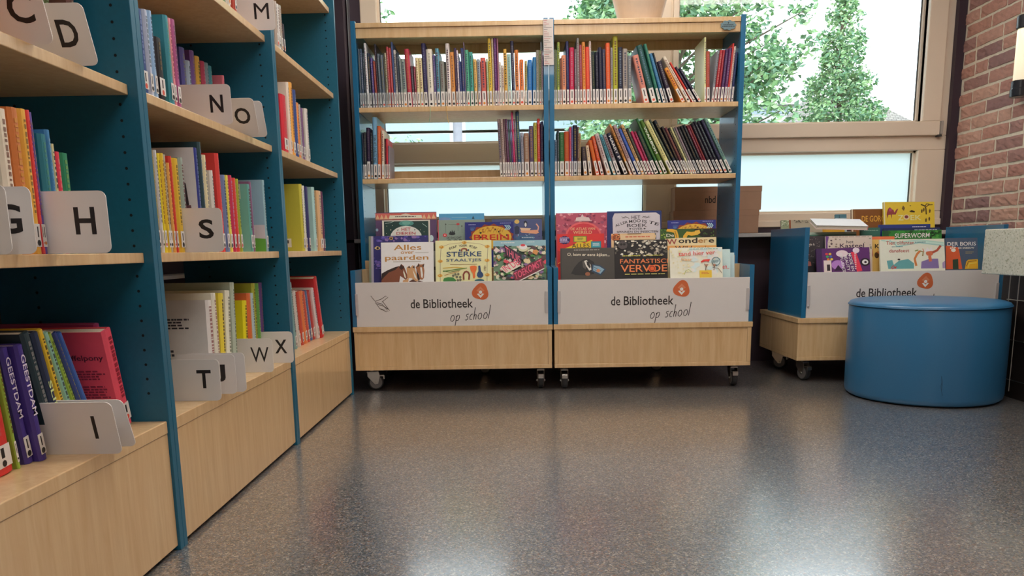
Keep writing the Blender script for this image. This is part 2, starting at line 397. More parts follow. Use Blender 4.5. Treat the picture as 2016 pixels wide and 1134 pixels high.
ROWS = {
 'AT': [(-0.7418, 0.0109, 0.272, 0.4, '4b5a6b'), (-0.7297, 0.0091, 0.272, 0.5, '42536a'), (-0.719, 0.0091, 0.253, 0.7, '25323d'), (-0.7083, 0.0109, 0.297, 0.9, 'd4d6dc'), (-0.6958, 0.0137, 0.253, 1.1, '262b40'), (-0.6802, 0.0109, 0.23, 1.4, '4a3a7c'), (-0.6678, 0.0109, 0.216, 1.6, '8a3a30'), (-0.6554, 0.0091, 0.293, 1.8, '2b2632'), (-0.6456, 0.0118, 0.248, 1.8, '55606e'), (-0.633, 0.0155, 0.243, 1.5, '5a6472'), (-0.6168, 0.0046, 0.252, 1.3, '4a4a44'), (-0.6116, 0.0082, 0.252, 1.1, 'd0caac'), (-0.6022, 0.0118, 0.279, 1.2, 'a03a40'), (-0.5887, 0.0109, 0.274, 1.4, 'b4484a'), (-0.5761, 0.0091, 0.301, 1.6, '3c4f80'), (-0.5663, 0.0109, 0.265, 1.6, 'b9b4b2'), (-0.5534, 0.0109, 0.249, 1.9, '22303e'), (-0.5409, 0.0091, 0.228, 2.1, '8a9494'), (-0.5311, 0.0191, 0.225, 2.1, '8f9c94'), (-0.5112, 0.0228, 0.268, 2.1, 'b03348'), (-0.4878, 0.0118, 0.192, 1.9, '4a4048'), (-0.4752, 0.0091, 0.19, 1.6, '8a3040'), (-0.4654, 0.0155, 0.229, 1.4, 'd8cca0'), (-0.4492, 0.0155, 0.228, 1.3, 'd8cca0'), (-0.433, 0.0201, 0.293, 1.3, '2a2350'), (-0.4122, 0.0292, 0.266, 1.2, 'dcd2c4'), (-0.3824, 0.0118, 0.239, 1.0, '5a4a80'), (-0.3698, 0.0173, 0.268, 0.8, '5b93a8'), (-0.3518, 0.0228, 0.21, 0.8, '7d7f78'), (-0.3276, 0.0073, 0.208, 1.0, '202428'), (-0.3196, 0.0191, 0.29, 1.0, 'd8d0cc'), (-0.2989, 0.0201, 0.251, 1.2, 'd08c48'), (-0.2772, 0.0109, 0.269, 1.4, '3e2f5a'), (-0.2656, 0.0073, 0.257, 1.4, 'dccad0'), (-0.2572, 0.0109, 0.209, 1.5, '2f3a6e'), (-0.2456, 0.0137, 0.268, 1.5, '34406e'), (-0.2312, 0.0046, 0.295, 1.4, '8a7a98'), (-0.226, 0.0173, 0.259, 1.4, '52a283'), (-0.208, 0.0182, 0.249, 1.3, '459890'), (-0.188, 0.0155, 0.217, 1.3, 'd2a860'), (-0.171, 0.0155, 0.217, 1.3, '8f98a4'), (-0.154, 0.0246, 0.223, 1.2, 'c65a50'), (-0.127, 0.0091, 0.218, 1.1, 'a8b890'), (-0.117, 0.0155, 0.31, 0.9, 'dcb840'), (-0.1, 0.0091, 0.31, 0.8, 'd0bca0'), (-0.09, 0.0137, 0.31, 0.8, '5a2066'), (-0.075, 0.0064, 0.31, 0.7, 'a87088'), (-0.0676, 0.0109, 0.204, 0.8, 'dcd2c8'), (-0.0549, 0.0109, 0.187, 1.1, 'c8bfb4'), (-0.0433, 0.0164, 0.26, 1.1, 'd4a444'), (-0.026, 0.0173, 0.237, 1.1, '96bcb4'), (-0.007, 0.0155, 0.296, 1.3, '2c2a4a'), (0.01, 0.0182, 0.255, 1.0, 'ee8040'), (0.03, 0.0201, 0.211, 0.5, 'f07840'), (0.064, 0.0109, 0.206, -0.4, 'a89a4a'), (0.089, 0.0219, 0.21, -0.1, '2870b4'), (0.108, 0.0173, 0.222, -0.3, '3078b0'), (0.1218, 0.0137, 0.253, -0.3, '9a9888'), (0.1337, 0.0109, 0.253, -0.1, '8a8f60'), (0.141, 0.0073, 0.248, -0.2, '9a8890')],
 'BT': [(0.201, 0.0064, 0.256, -0.2, '8a8a60'), (0.2085, 0.0074, 0.252, -0.2, '5a6a50'), (0.2099, 0.0129, 0.288, 0.1, 'a8b450'), (0.2242, 0.0074, 0.215, 0.3, '7a4a40'), (0.2334, 0.0202, 0.228, 0.6, 'e08c6a'), (0.2556, 0.0129, 0.29, 0.9, '2d3060'), (0.2692, 0.023, 0.262, 0.30000000000000004, 'b8204a'), (0.2942, 0.011, 0.253, 0.6000000000000001, '6a5a60'), (0.3072, 0.011, 0.303, 0.8999999999999999, '9a9a9a'), (0.3199, 0.012, 0.273, 1.1, '9a4050'), (0.3331, 0.0156, 0.286, 1.2000000000000002, 'd88c40'), (0.3503, 0.0175, 0.263, 1.4, 'd44838'), (0.3699, 0.0092, 0.29, 1.7000000000000002, 'd8ccc8'), (0.3811, 0.0138, 0.242, 2.0, '1e2e2e'), (0.3956, 0.0156, 0.24, 1.4, '1a1a2e'), (0.4132, 0.0174, 0.261, 1.7000000000000002, '23233f'), (0.4322, 0.0138, 0.252, 1.9, '3a3c58'), (0.4467, 0.0201, 0.279, 1.2999999999999998, 'dc5a2c'), (0.4675, 0.011, 0.258, 0.7999999999999998, '8a8a88'), (0.4797, 0.0229, 0.31, 0.9000000000000004, 'b0b034'), (0.5038, 0.022, 0.26, 1.0, '1d1d36'), (0.5269, 0.0229, 0.252, 1.0999999999999996, '9a9088'), (0.5509, 0.0174, 0.22, 1.2000000000000002, '6a7078'), (0.627, 0.0277, 0.227, 14.600000000000001, 'c88070'), (0.664, 0.0289, 0.275, 16.4, '1a4c48'), (0.698, 0.0137, 0.281, 15.8, '2d7460'), (0.719, 0.0151, 0.238, 17.2, '3a74a0'), (0.7373, 0.0087, 0.242, 17.6, '141a20'), (0.7535, 0.021, 0.202, 19.299999999999997, '2c2238'), (0.8098, 0.0184, 0.181, 29.299999999999997, 'dc9038'), (0.8391, 0.0158, 0.245, 31.200000000000003, 'd4cab8'), (0.8619, 0.0078, 0.218, 32.0, 'c8392c'), (0.8719, 0.0099, 0.192, 31.200000000000003, '2a2440'), (0.8923, 0.014, 0.188, 33.3, '241e38'), (0.917, 0.0092, 0.297, 1.5, 'e0dca0'), (0.927, 0.0175, 0.235, 1.5, 'a84a38'), (0.961, 0.0109, 0.238, -6.0, '80848c'), (0.976, 0.0137, 0.24, -5.9, 'a82830'), (0.9888, 0.0109, 0.24, -5.5, '9a2a38'), (1.007, 0.0155, 0.243, -5.2, '4a2a58'), (1.022, 0.0137, 0.248, -5.0, '562a5a'), (1.0322, 0.0092, 0.269, -4.8, 'c83430'), (1.0424, 0.0092, 0.256, -4.6, 'c8b8ac'), (1.0552, 0.011, 0.227, -4.2, '1f2a54')],
 'AM': [(-0.7372, 0.0065, 0.221, -0.8, '1c2030'), (-0.725, 0.0121, 0.223, -0.9, '2a2d30'), (-0.7063, 0.0186, 0.244, -1.1, '2a1a3a'), (-0.6941, 0.0121, 0.218, -1.2, '1c2228'), (-0.6726, 0.0214, 0.293, -1.2, '7cb0d4'), (-0.6558, 0.0167, 0.251, -1.5, 'd06030'), (-0.639, 0.014, 0.229, -1.6, 'd0c4ae'), (-0.632, 0.0056, 0.191, -1.5, '501820'), (-0.622, 0.0093, 0.191, -1.6, 'c03044'), (-0.612, 0.0093, 0.157, -1.4, '7a6e78'), (-0.072, 0.014, 0.274, 2.2, '8a7a78'), (-0.0569, 0.0121, 0.274, 2.3, 'b0a098'), (-0.0436, 0.0093, 0.274, 2.4, '6a4a50'), (-0.0336, 0.0112, 0.274, 2.4, '5a3050'), (-0.0212, 0.0093, 0.271, 2.5, '3a4a50'), (-0.0112, 0.0074, 0.271, 2.5, '4a3070'), (-0.0031, 0.0093, 0.304, 2.3, 'c02860'), (0.0069, 0.0093, 0.273, 2.1, '7a5a60'), (0.0169, 0.0158, 0.306, 1.8, '2a4a6a'), (0.0335, 0.014, 0.209, 1.4, '9494a0'), (0.048, 0.0251, 0.206, 1.0, '94705c'), (0.075, 0.0186, 0.239, 0.7, '5a4a68'), (0.095, 0.0167, 0.255, 0.5, 'b0a848'), (0.113, 0.013, 0.273, 0.3, 'dc4438'), (0.127, 0.014, 0.259, 0.0, '282850')],
 'BM': [(0.1949, 0.013, 0.173, 0.10000000000000009, '6a7a90'), (0.2092, 0.0093, 0.218, 0.2999999999999998, '3a4048'), (0.2196, 0.0233, 0.208, 0.3999999999999999, '2a6034'), (0.2435, 0.0232, 0.211, 0.3999999999999999, 'b44c28'), (0.2674, 0.0093, 0.232, 0.0, 'b83854'), (0.2782, 0.0065, 0.232, 0.20000000000000018, '6a7ab0'), (0.2854, 0.0214, 0.24, 0.20000000000000018, '1e1a30'), (0.3075, 0.0065, 0.232, 0.20000000000000018, '6a4a40'), (0.3147, 0.0093, 0.202, 0.20000000000000018, 'a08860'), (0.336, 0.0201, 0.138, 4.4, '3a3038'), (0.363, 0.016, 0.144, 6.899999999999999, 'd0b898'), (0.398, 0.0171, 0.171, 13.100000000000001, 'cc6028'), (0.421, 0.0164, 0.192, 14.3, 'c4502c'), (0.453, 0.0206, 0.206, 18.1, 'b8aaa8'), (0.4833, 0.0137, 0.205, 20.2, '4890a0'), (0.5024, 0.0187, 0.205, 21.2, '8a8488'), (0.535, 0.0201, 0.215, 24.1, '1e2238'), (0.565, 0.0102, 0.262, 23.8, 'd89850'), (0.582, 0.0161, 0.257, 23.9, 'a8989c'), (0.6054, 0.0146, 0.239, 25.0, '2c4fa0'), (0.6222, 0.014, 0.259, 24.4, 'd0a468'), (0.639, 0.0126, 0.24, 24.2, '2a2f38'), (0.654, 0.0141, 0.223, 24.3, 'ac2450'), (0.671, 0.0109, 0.223, 24.3, '8a1c40'), (0.686, 0.0206, 0.224, 24.7, '1c3c34'), (0.7135, 0.0121, 0.292, 25.6, '2c6438'), (0.731, 0.018, 0.282, 26.1, '4c7028'), (0.763, 0.0204, 0.281, 27.8, 'ccc888'), (0.79, 0.0103, 0.293, 28.2, '3a4a40'), (0.805, 0.014, 0.285, 27.4, '1c2430'), (0.822, 0.0109, 0.25, 26.2, '2a2226'), (0.8354, 0.0126, 0.244, 26.3, '62303c'), (0.85, 0.01, 0.242, 25.8, '24282c'), (0.8623, 0.0083, 0.246, 25.9, 'ccc890'), (0.8722, 0.0083, 0.241, 25.4, '6a6a6a'), (0.8821, 0.01, 0.246, 25.3, '806a74'), (0.8945, 0.0125, 0.246, 25.4, '1e2024'), (0.912, 0.0125, 0.251, 25.5, '20242a'), (0.9276, 0.0116, 0.256, 25.7, '1a2228'), (0.9412, 0.0107, 0.252, 25.4, '641c2c'), (0.9548, 0.0099, 0.253, 25.6, '702030'), (0.969, 0.0141, 0.264, 25.6, '1c1c28'), (0.9897, 0.014, 0.274, 26.4, '22202e'), (1.0061, 0.0139, 0.273, 26.4, '1a1c2c'), (1.026, 0.0154, 0.281, 26.4, '20223a'), (1.05, 0.0161, 0.29, 27.0, '70988c')],
 'L0S': [(1.25, 0.0228, 0.226, 0.0, 0.21, 'd8ccb8'), (1.278, 0.021, 0.232, 0.0, 0.22, 'c07038'), (1.304, 0.0174, 0.234, 0.0, 0.22, 'd8a440'), (1.325, 0.0045, 0.235, 0.0, 0.22, 'd84a50'), (1.331, 0.0102, 0.233, 0.0, 0.2, '5a4490'), (1.349, 0.0192, 0.201, 0.0, 0.16, '24707c'), (1.373, 0.0111, 0.211, 0.0, 0.17, '3a78a8'), (1.3848, 0.0075, 0.189, 0.0, 0.15, 'c8c090'), (1.393, 0.0138, 0.177, 0.0, 0.13, 'cc3048'), (1.408, 0.0228, 0.177, 0.0, 0.13, '1f7a54')],
 'L1U': [(1.755, 0.0291, 0.177, 0.0, 0.2, '1c3a78'), (1.791, 0.0165, 0.183, 0.0, 0.2, 'b4bcd0'), (1.813, 0.0147, 0.187, 0.0, 0.2, '90b0d0'), (1.8284, 0.0336, 0.137, 0.0, 0.17, '14121a'), (1.89, 0.0192, 0.199, 0.0, 0.21, '3a8a98'), (1.913, 0.0129, 0.199, 0.0, 0.2, 'e08890'), (1.931, 0.0201, 0.202, 0.0, 0.2, 'a05080'), (2.275, 0.0264, 0.225, 0, 0.14, '4a4a90', -0.93), (2.311, 0.0237, 0.198, 0, 0.14, '94a8bc', -0.93), (2.345, 0.0237, 0.233, 0, 0.14, '6a4a8c', -0.93), (2.381, 0.0255, 0.226, 0, 0.14, 'c8a23c', -0.93), (2.42, 0.0228, 0.221, 0, 0.14, 'a83858', -0.93), (2.45, 0.0201, 0.223, 0, 0.14, '789098', -0.93), (2.476, 0.021, 0.22, 0, 0.14, '3c8a98', -0.93), (2.504, 0.012, 0.197, 0, 0.16, 'd07080', -0.9)],
 'L1S': [(1.757, 0.0147, 0.226, 0.0, 0.19, 'a08420'), (1.776, 0.0093, 0.226, 0.0, 0.2, 'c8c8cc'), (1.788, 0.0129, 0.221, 0.0, 0.2, 'e8c020'), (1.806, 0.0111, 0.223, 0.0, 0.2, 'e0b830'), (1.821, 0.0138, 0.222, 0.0, 0.19, 'a8a08c'), (1.836, 0.0093, 0.205, 0.0, 0.17, 'd8a050'), (1.853, 0.0111, 0.222, 0.0, 0.2, 'c83a30'), (1.872, 0.0264, 0.22, 0.0, 0.2, 'cca82c'), (1.909, 0.0174, 0.225, 0.0, 0.2, '90a098'), (1.996, 0.0192, 0.259, 0.0, 0.22, '2c3480'), (2.028, 0.0138, 0.277, 0.0, 0.24, '28444a'), (2.051, 0.0174, 0.248, 0.0, 0.2, 'dccca4'), (2.091, 0.0147, 0.213, 0.0, 0.17, 'c8c4c0'), (2.14, 0.0192, 0.263, 0.0, 0.21, 'cc3c38'), (2.172, 0.0228, 0.209, 0.0, 0.18, '6878a0'), (2.203, 0.0201, 0.211, 0.0, 0.18, 'dcc850'), (2.23, 0.0174, 0.213, 0.0, 0.18, 'b82c54'), (2.253, 0.0174, 0.208, 0.0, 0.18, 'cc4038'), (2.277, 0.0174, 0.207, 0.0, 0.18, '98a430'), (2.369, 0.0237, 0.2, 0.0, 0.2, '5c9c94'), (2.403, 0.0111, 0.21, 0.0, 0.2, '88587c'), (2.51, 0.0219, 0.224, 0.0, 0.2, '88a8b0')],
 'L2U': [(2.776, 0.021, 0.152, 0.0, 0.14, 'a8988c'), (2.804, 0.021, 0.151, 0.0, 0.14, 'c8c4c0'), (2.834, 0.021, 0.156, 0.0, 0.14, 'a0988c'), (2.856, 0.0165, 0.1, 0.0, 0.12, '2c2028')],
 'L2M': [(2.79, 0.0606, 0.196, 0.0, 0.16, 'c42c3c'), (2.875, 0.0174, 0.251, 0.0, 0.2, 'd8ccbc'), (2.902, 0.0345, 0.257, 0.0, 0.18, 'd89c48'), (2.942, 0.03, 0.239, 0.0, 0.16, '2c4480'), (2.973, 0.0309, 0.2, 0.0, 0.14, 'd88848'), (3.014, 0.0183, 0.2, 0.0, 0.14, 'a0a0a0'), (3.04, 0.0255, 0.192, 0.0, 0.14, '70507c'), (3.092, 0.0327, 0.199, 0.0, 0.14, 'c8c4bc')],
 'L2S': [(2.717, 0.0372, 0.211, 0.0, 0.17, '3c7a3c'), (2.954, 0.0246, 0.247, 0.0, 0.2, 'b8b040'), (2.988, 0.0246, 0.244, 0.0, 0.2, 'd0ccc0'), (3.031, 0.0255, 0.244, 0.0, 0.2, '2c2c5c'), (3.145, 0.0282, 0.251, 0.0, 0.19, 'a0c4c0'), (3.207, 0.0588, 0.242, 0.0, 0.17, 'c8a074'), (3.282, 0.0147, 0.243, 0.0, 0.17, '5c3050')],
 'L0B': [(1.228, 0.0514, 0.212, 5.0, 0.2, 'c42c28', -0.871), (1.29, 0.0066, 0.208, 6.0, 0.2, '8cb040', -0.872), (1.317, 0.019, 0.213, 8.4, 0.14, '3c2c7c', -0.874), (1.3369, 0.0189, 0.215, 8.2, 0.14, '3c2c7c', -0.861), (1.385, 0.023, 0.237, 13.7, 0.15, '20343c', -0.863), (1.41, 0.0168, 0.235, 13.3, 0.15, '24304c', -0.861), (1.441, 0.0166, 0.24, 15.899999999999999, 0.17, 'e0b428', -0.864), (1.4693, 0.0156, 0.236, 18.3, 0.17, '80b0a0', -0.866), (1.502, 0.0145, 0.236, 21.4, 0.17, '8ca838', -0.872), (1.523, 0.011, 0.238, 22.0, 0.17, '2c3c80', -0.871), (1.54, 0.0116, 0.237, 22.9, 0.16, '345ca8', -0.87), (1.602, 0.0354, 0.215, 12.6, 0.19, 'e84c60', -0.843), (1.64, 0.0153, 0.226, 11.0, 0.25, '9c3c6c', -0.88)],
 'L1B': [(2.066, 0.0318, 0.242, -1.7, 0.22, 'd0ccc8', -0.822), (2.0733, 0.0219, 0.259, -0.0, 0.22, 'dcd4c4', -0.818), (2.163, 0.0263, 0.254, -4.3, 0.22, 'e8c43c', -0.83), (2.206, 0.0271, 0.259, -6.7, 0.22, 'e8dcc8', -0.831), (2.262, 0.0219, 0.28, -3.7, 0.24, 'a8b4a4', -0.833), (2.384, 0.029, 0.219, -5.5, 0.16, 'f0cc18', -0.843), (2.4195, 0.0255, 0.24, -2.9, 0.18, 'c86434', -0.839), (2.4318, 0.0219, 0.239, -0.0, 0.18, 'a4bcc0', -0.838), (2.491, 0.0219, 0.268, -1.9, 0.2, 'a8ac3c', -0.846), (2.537, 0.0228, 0.266, -2.8, 0.2, '5c9440', -0.851), (2.584, 0.0228, 0.266, -3.4, 0.2, '5c3c74', -0.856)],
 'L2B': [(2.9, 0.0286, 0.253, 7.0, 0.18, '7ca0a0', -0.843), (2.962, 0.0302, 0.219, 8.9, 0.17, 'c8c0b8', -0.847), (3.026, 0.026, 0.214, 7.8, 0.16, 'c04c38', -0.851), (3.076, 0.0327, 0.212, 9.2, 0.16, 'd87c48', -0.852), (3.127, 0.0256, 0.21, 12.4, 0.16, 'c05040', -0.853), (3.18, 0.0278, 0.212, 14.8, 0.16, '4c6490', -0.857), (3.2163, 0.0322, 0.21, 16.6, 0.16, 'b03c38', -0.855), (3.2506, 0.027, 0.22, 16.5, 0.16, 'd0c8c8', -0.845), (3.2795, 0.0395, 0.265, 16.5, 0.19, 'c02c30', -0.836)],
 'L0U': [(1.2, 0.0219, 0.2, 0, 0.16, 'd07038'), (1.262, 0.0201, 0.2, 0, 0.16, '9c8838', -0.9), (1.432, 0.0156, 0.25, 0, 0.2, 'd8c048', -0.91), (1.545, 0.0219, 0.26, 0, 0.2, '28402c', -0.9), (1.575, 0.0219, 0.25, 0, 0.18, '4c5c30', -0.9), (1.605, 0.0219, 0.25, 0, 0.17, '5c3c34', -0.868)],
 'L1T': [(2.28, 0.0174, 0.22, 0, 0.2, '4c7c30'), (2.32, 0.0264, 0.24, 0, 0.2, 'c8c4bc'), (2.38, 0.0174, 0.21, 0, 0.18, 'a84030')],
}
CARDS = [
 ('C', 1.350, -.760, 1.012, 18, 'white letter C card tilted at the top left corner'),
 ('D', 1.500, -.766, 1.012, 22, 'white letter D card leaning on the near bookcase, right of the C card'),
 ('', 1.205, -.779, .670, 0, 'blank edge of a white card at the left picture border, before the G card'),
 ('G', 1.244, -.765, .670, 0, 'white letter G card upright on the near bookcase'),
 ('H', 1.3475, -.699, .670, 1, 'white letter H card upright on the near bookcase'),
 ('I', 1.385, -.737, .302, 13, 'white letter I card leaning in the bottom of the near bookcase'),
 ('', 1.440, -.738, .302, 20, 'blank white card just behind the letter I card'),
 ('M', 2.560, -.742, 1.352, 3, 'white letter M card at the top of the middle bookcase'),
 ('N', 2.190, -.768, 1.012, 2, 'white letter N card upright on the middle bookcase'),
 ('O', 2.380, -.758, 1.012, 22, 'white letter O card leaning just right of the N card'),
 ('', 2.425, -.748, 1.012, 22, 'blank white card leaning right behind the letter O card'),
 ('S', 1.904, -.712, .670, 0, 'white letter S card at eye level on the middle bookcase'),
 ('T', 1.893, -.744, .302, 0, 'white letter T card at the bottom of the middle bookcase'),
 ('J', 1.985, -.738, .302, 0, 'white letter J card just behind the T card'),
 ('', 2.012, -.722, .302, 0, 'blank white card just behind the letter J card'),
 ('W', 2.345, -.753, .302, 0, 'white letter W card near the far end of the middle bookcase'),
 ('X', 2.545, -.748, .302, 0, 'white letter X card behind the W card')]

# ------------------------------------------------------------------ books
CN = {'grey':'8a8a8a','black':'14141a','white':'dadada','cream':'d8cca8','navy':'232a50','blue':'3068a8','pale-blue':'88b4d0','teal':'3a8a94',
 'pine-green':'1e4038','green':'3c8048','pale-green':'98b8a0','olive':'98983c','yellow':'e0c030','gold':'c8a040','orange':'e08040','brown':'84543c',
 'red':'c43838','crimson':'b02850','maroon':'682838','pink':'dc8890','purple':'4c2a6a','mauve':'846c84','tan':'c8a078','charcoal':'464c54','slate':'56688c'}
def cname(h):
    c = tuple(int(h[i:i+2], 16) for i in (0, 2, 4))
    return min(CN, key=lambda k: sum((a-int(CN[k][j*2:j*2+2], 16))**2 for j, a in enumerate(c)))
def lum(h): return sum(int(h[i:i+2], 16) for i in (0, 2, 4))/3
def book_parts(root, t, d, h, col, rg, x0=0., sticker=LABEL, lab=(.003, .072), title=None, mark=True, band=None, front=None):
    """book in local axes: thickness x0..x0+t, spine on y=0, depth +y, height z"""
    hard = t > .011 and rg.random() < .75
    ct = .0022 if hard else .0007; ins = .003 if hard else .0
    m = ink(col); x1 = x0 + t
    c = MB(); rr = min(t*.25, .004)
    n = 5   # gently rounded spine + two boards, one U-shaped profile
    out = [(x0, d)] + [(x0, rr)] + [(x0 + t*(i/n), -rr*.6*math.sin(PI*i/n)) for i in range(1, n)] + [(x1, rr), (x1, d)]
    inn = [(x1-ct, d), (x1-ct, rr+ct), (x0+ct, rr+ct), (x0+ct, d)]
    c.prism(out+inn, 'z', 0, h, m); c.build('cover', root)
    MB().box(x0+ct+.0001, rr+ct+.0005, ins, x1-ct-.0001, d-ins, h-ins, PAGES).build('pages', root)
    ys = -rr*.62 - .0003
    if sticker:
        a, b_ = lab; w = MB(); w.box(x0+t*.12, ys, a, x1-t*.12, ys+.0004, b_, sticker)
        tb = t*.16
        w.box(x0+t/2-tb/2, ys-.0002, a+(b_-a)*.42, x0+t/2+tb/2, ys, b_-(b_-a)*.12, BLACK)
        ic = rg.choice(['c84830', '18181a', '18181a', 'c07820', '18181a'])
        k = ink(STK.get('c', ic)); cz = a+(b_-a)*.17; r_ = min(t*.3, .006)
        w.add([(x0+t/2+r_*math.cos(i*PI/4), ys-.0002, cz+r_*math.sin(i*PI/4)) for i in range(8)], [tuple(range(8))], k)
        w.build('spine_label', root)
    if title:
        g, f = glyphs(title[0], .01); z0, z1 = h*title[2], h*title[3]; tw = t*.62
        MB().add([(x0+t/2+tw/2-(1-q)*tw, ys-.0003, z1-(z1-z0)*p) for p, q in g], f, ink(title[1])).build('spine_title', root)
    elif mark and h > .12:
        mk = MB(); dark = lum(col) > 120; tc_ = rg.choice(['201c24', '5a1c20', '1c2a50'] if dark else ['d8d0c8', 'd8b850', 'c8d4e0']); fr = rg.uniform(.35, .75) if dark else rg.uniform(.2, .5)
        cc = ink(''.join('%02x' % (int((int(col[i:i+2], 16)*(1-fr) + int(tc_[i:i+2], 16)*fr)/16)*16) for i in (0, 2, 4)))
        z = h*.93; zend = (lab[1] if sticker else .02) + .015; wd = t*rg.uniform(.18, .42)
        while z > zend:
            l_ = rg.uniform(.0025, .009); mk.box(x0+t/2-wd/2, ys-.0002, max(zend, z-l_), x0+t/2+wd/2, ys+.0002, z, cc); z -= l_ + rg.uniform(.002, .005)
        if mk.v: mk.build('spine_title', root)
    if front:
        fp = front(d, h).mb.build('cover_print', root); fp.rotation_euler = (0, 0, -PI/2); fp.location = (x0-.0003, d, 0)
    if band:
        MB().box(x0+.0002, ys-.0001, h*band[1], x1-.0002, ys+.0003, h*band[2], ink(band[0])).build('spine_band', root)
STK = {}
ORD = ['first','second','third','fourth','fifth','sixth','seventh','eighth','ninth','tenth','eleventh','twelfth','thirteenth','fourteenth','fifteenth','sixteenth','seventeenth','eighteenth']
def shelf_row(items, place, where, sidew, group, extra={}):
    """items: dicts x0,x1,t,h,lean,col,d. place(item)->(loc, rot)"""
    cnt = {}
    for it in items: cnt[cname(it['c'])] = cnt.get(cname(it['c']), 0) + 1
    seen = {}
    for i, it in enumerate(items):
        cn = cname(it['c']); k = seen.get(cn, 0); seen[cn] = k+1
        hh = 'tall' if it['h'] > .262 else ('short' if it['h'] < .212 else 'medium'); ww = 'thin' if it['t'] < .0125 else ('thick' if it['t'] > .021 else 'slim')
        le = ' leaning' if abs(it['lean']) > 7 else ''
        if cnt[cn] == 1: lab = '%s %s%s %s book, the only %s one on the %s' % (hh, ww, le, cn, cn, where)
        else: lab = '%s%s %s book, %s %s one %s on the %s' % (ww, le, cn, ORD[k], cn, sidew, where)
        ex = extra.get(i, {})
        if 'label' in ex: lab = ex['label']
        loc, rz = it['loc'], it['rz']
        root = empty('book', loc, label=lab, cat='book', group=group)
        root.rotation_euler = (Matrix.Rotation(rz, 4, 'Z') @ Matrix.Rotation(-R(it['lean']), 4, 'Y')).to_euler()
        rg = random.Random(i*7+len(items))
        book_parts(root, it['t'], it['d'], it['h'], it['c'], rg, x0=0. if it['lean'] >= 0 else -it['t'], **{k: v for k, v in ex.items() if k != 'label'}, **it.get('kw', {}))
        root['_row'] = group

# ------------------------------------------------------------------ book trolleys
def peg_holes(mb, x, nx, y, z0, z1):
    z = z0
    while z < z1:
        mb.add([(x, y+.0032*math.cos(i*PI/4), z+.0032*math.sin(i*PI/4)) for i in range(8)], [tuple(range(8))[::nx]], HOLE); z += .032
def caster(parent, x, y, ang):
    e_ = empty('caster', (x, y, 0)); e_.parent = parent; e_.rotation_euler = (0, 0, ang)
    # wheel in local y-z plane rolling along y, trailing by .025
    MB().lathe([(.010, -.013), (.034, -.013), (.0375, -.009), (.0375, .009), (.034, .013), (.010, .013)], (0, -.022, .0376), RUBBER, 28, 'x').build('tyre', e_, smooth=False)
    MB().lathe([(.0, -.0145), (.029, -.0145), (.031, -.0125), (.031, .0125), (.029, .0145), (.0, .0145)], (0, -.022, .0376), GREYP, 24, 'x').build('wheel_hub', e_)
    f = MB()
    for s in (-1, 1):
        xa = .0155*s; xb = xa + .002*s
        f.prism([(-.032, .030), (-.016, .028), (.018, .068), (.018, .092), (-.034, .092), (-.042, .070)], 'x', min(xa, xb), max(xa, xb), METAL)
    f.box(-.0175, -.036, .086, .0175, .02, .092, METAL).box(-.024, -.03, .1005, .024, .022, .1098, METAL)
    f.lathe([(.012, .092), (.012, .1004)], (0, -.004, 0), METAL, 16)
    f.lathe([(.005, -.022), (.005, .022)], (0, -.022, .0376), METAL, 10, 'x')
    f.build('fork', e_, bevel=.001)
    MB().box(-.013, -.062, .066, .013, -.034, .072, METAL).box(-.013, -.064, .052, .013, -.058, .068, METAL).build('brake_pedal', e_, bevel=.001)
HAND = {  # simple strokes for the handwritten line, unit x-height
 'o': [[(.55,.95),(.25,.9),(.08,.5),(.15,.1),(.4,.0),(.62,.25),(.66,.65),(.5,.95),(.3,.9)]],
 'p': [[(.12,.85),(.1,.3),(.02,-.75)],[(.1,.55),(.3,.9),(.55,.85),(.6,.5),(.42,.12),(.12,.1)]],
 's': [[(.5,.95),(.2,.9),(.12,.7),(.4,.5),(.42,.2),(.2,.02),(.0,.1)]],
 'c': [[(.5,.9),(.25,.85),(.08,.45),(.15,.08),(.45,.05)]],
 'h': [[(.2,1.9),(.14,1.0),(.08,.0)],[(.1,.45),(.3,.85),(.45,.75),(.42,.0)]],
 'l': [[(.15,2.1),(.1,1.0),(.02,.0)]]}
def handwriting(art, word, x, y, sc, slope, col, wd):
    for ch in word:
        if ch == ' ': x += .7*sc; y -= .7*sc*slope; continue
        for st in HAND[ch]: art.line([(x+(px+py*.12)*sc, y-py*sc-px*sc*slope) for px, py in st], wd, col)
        adv = {'o':.86,'p':.8,'s':.62,'c':.62,'h':.66,'l':.3}[ch]*sc; x += adv; y -= adv*slope
    return x, y
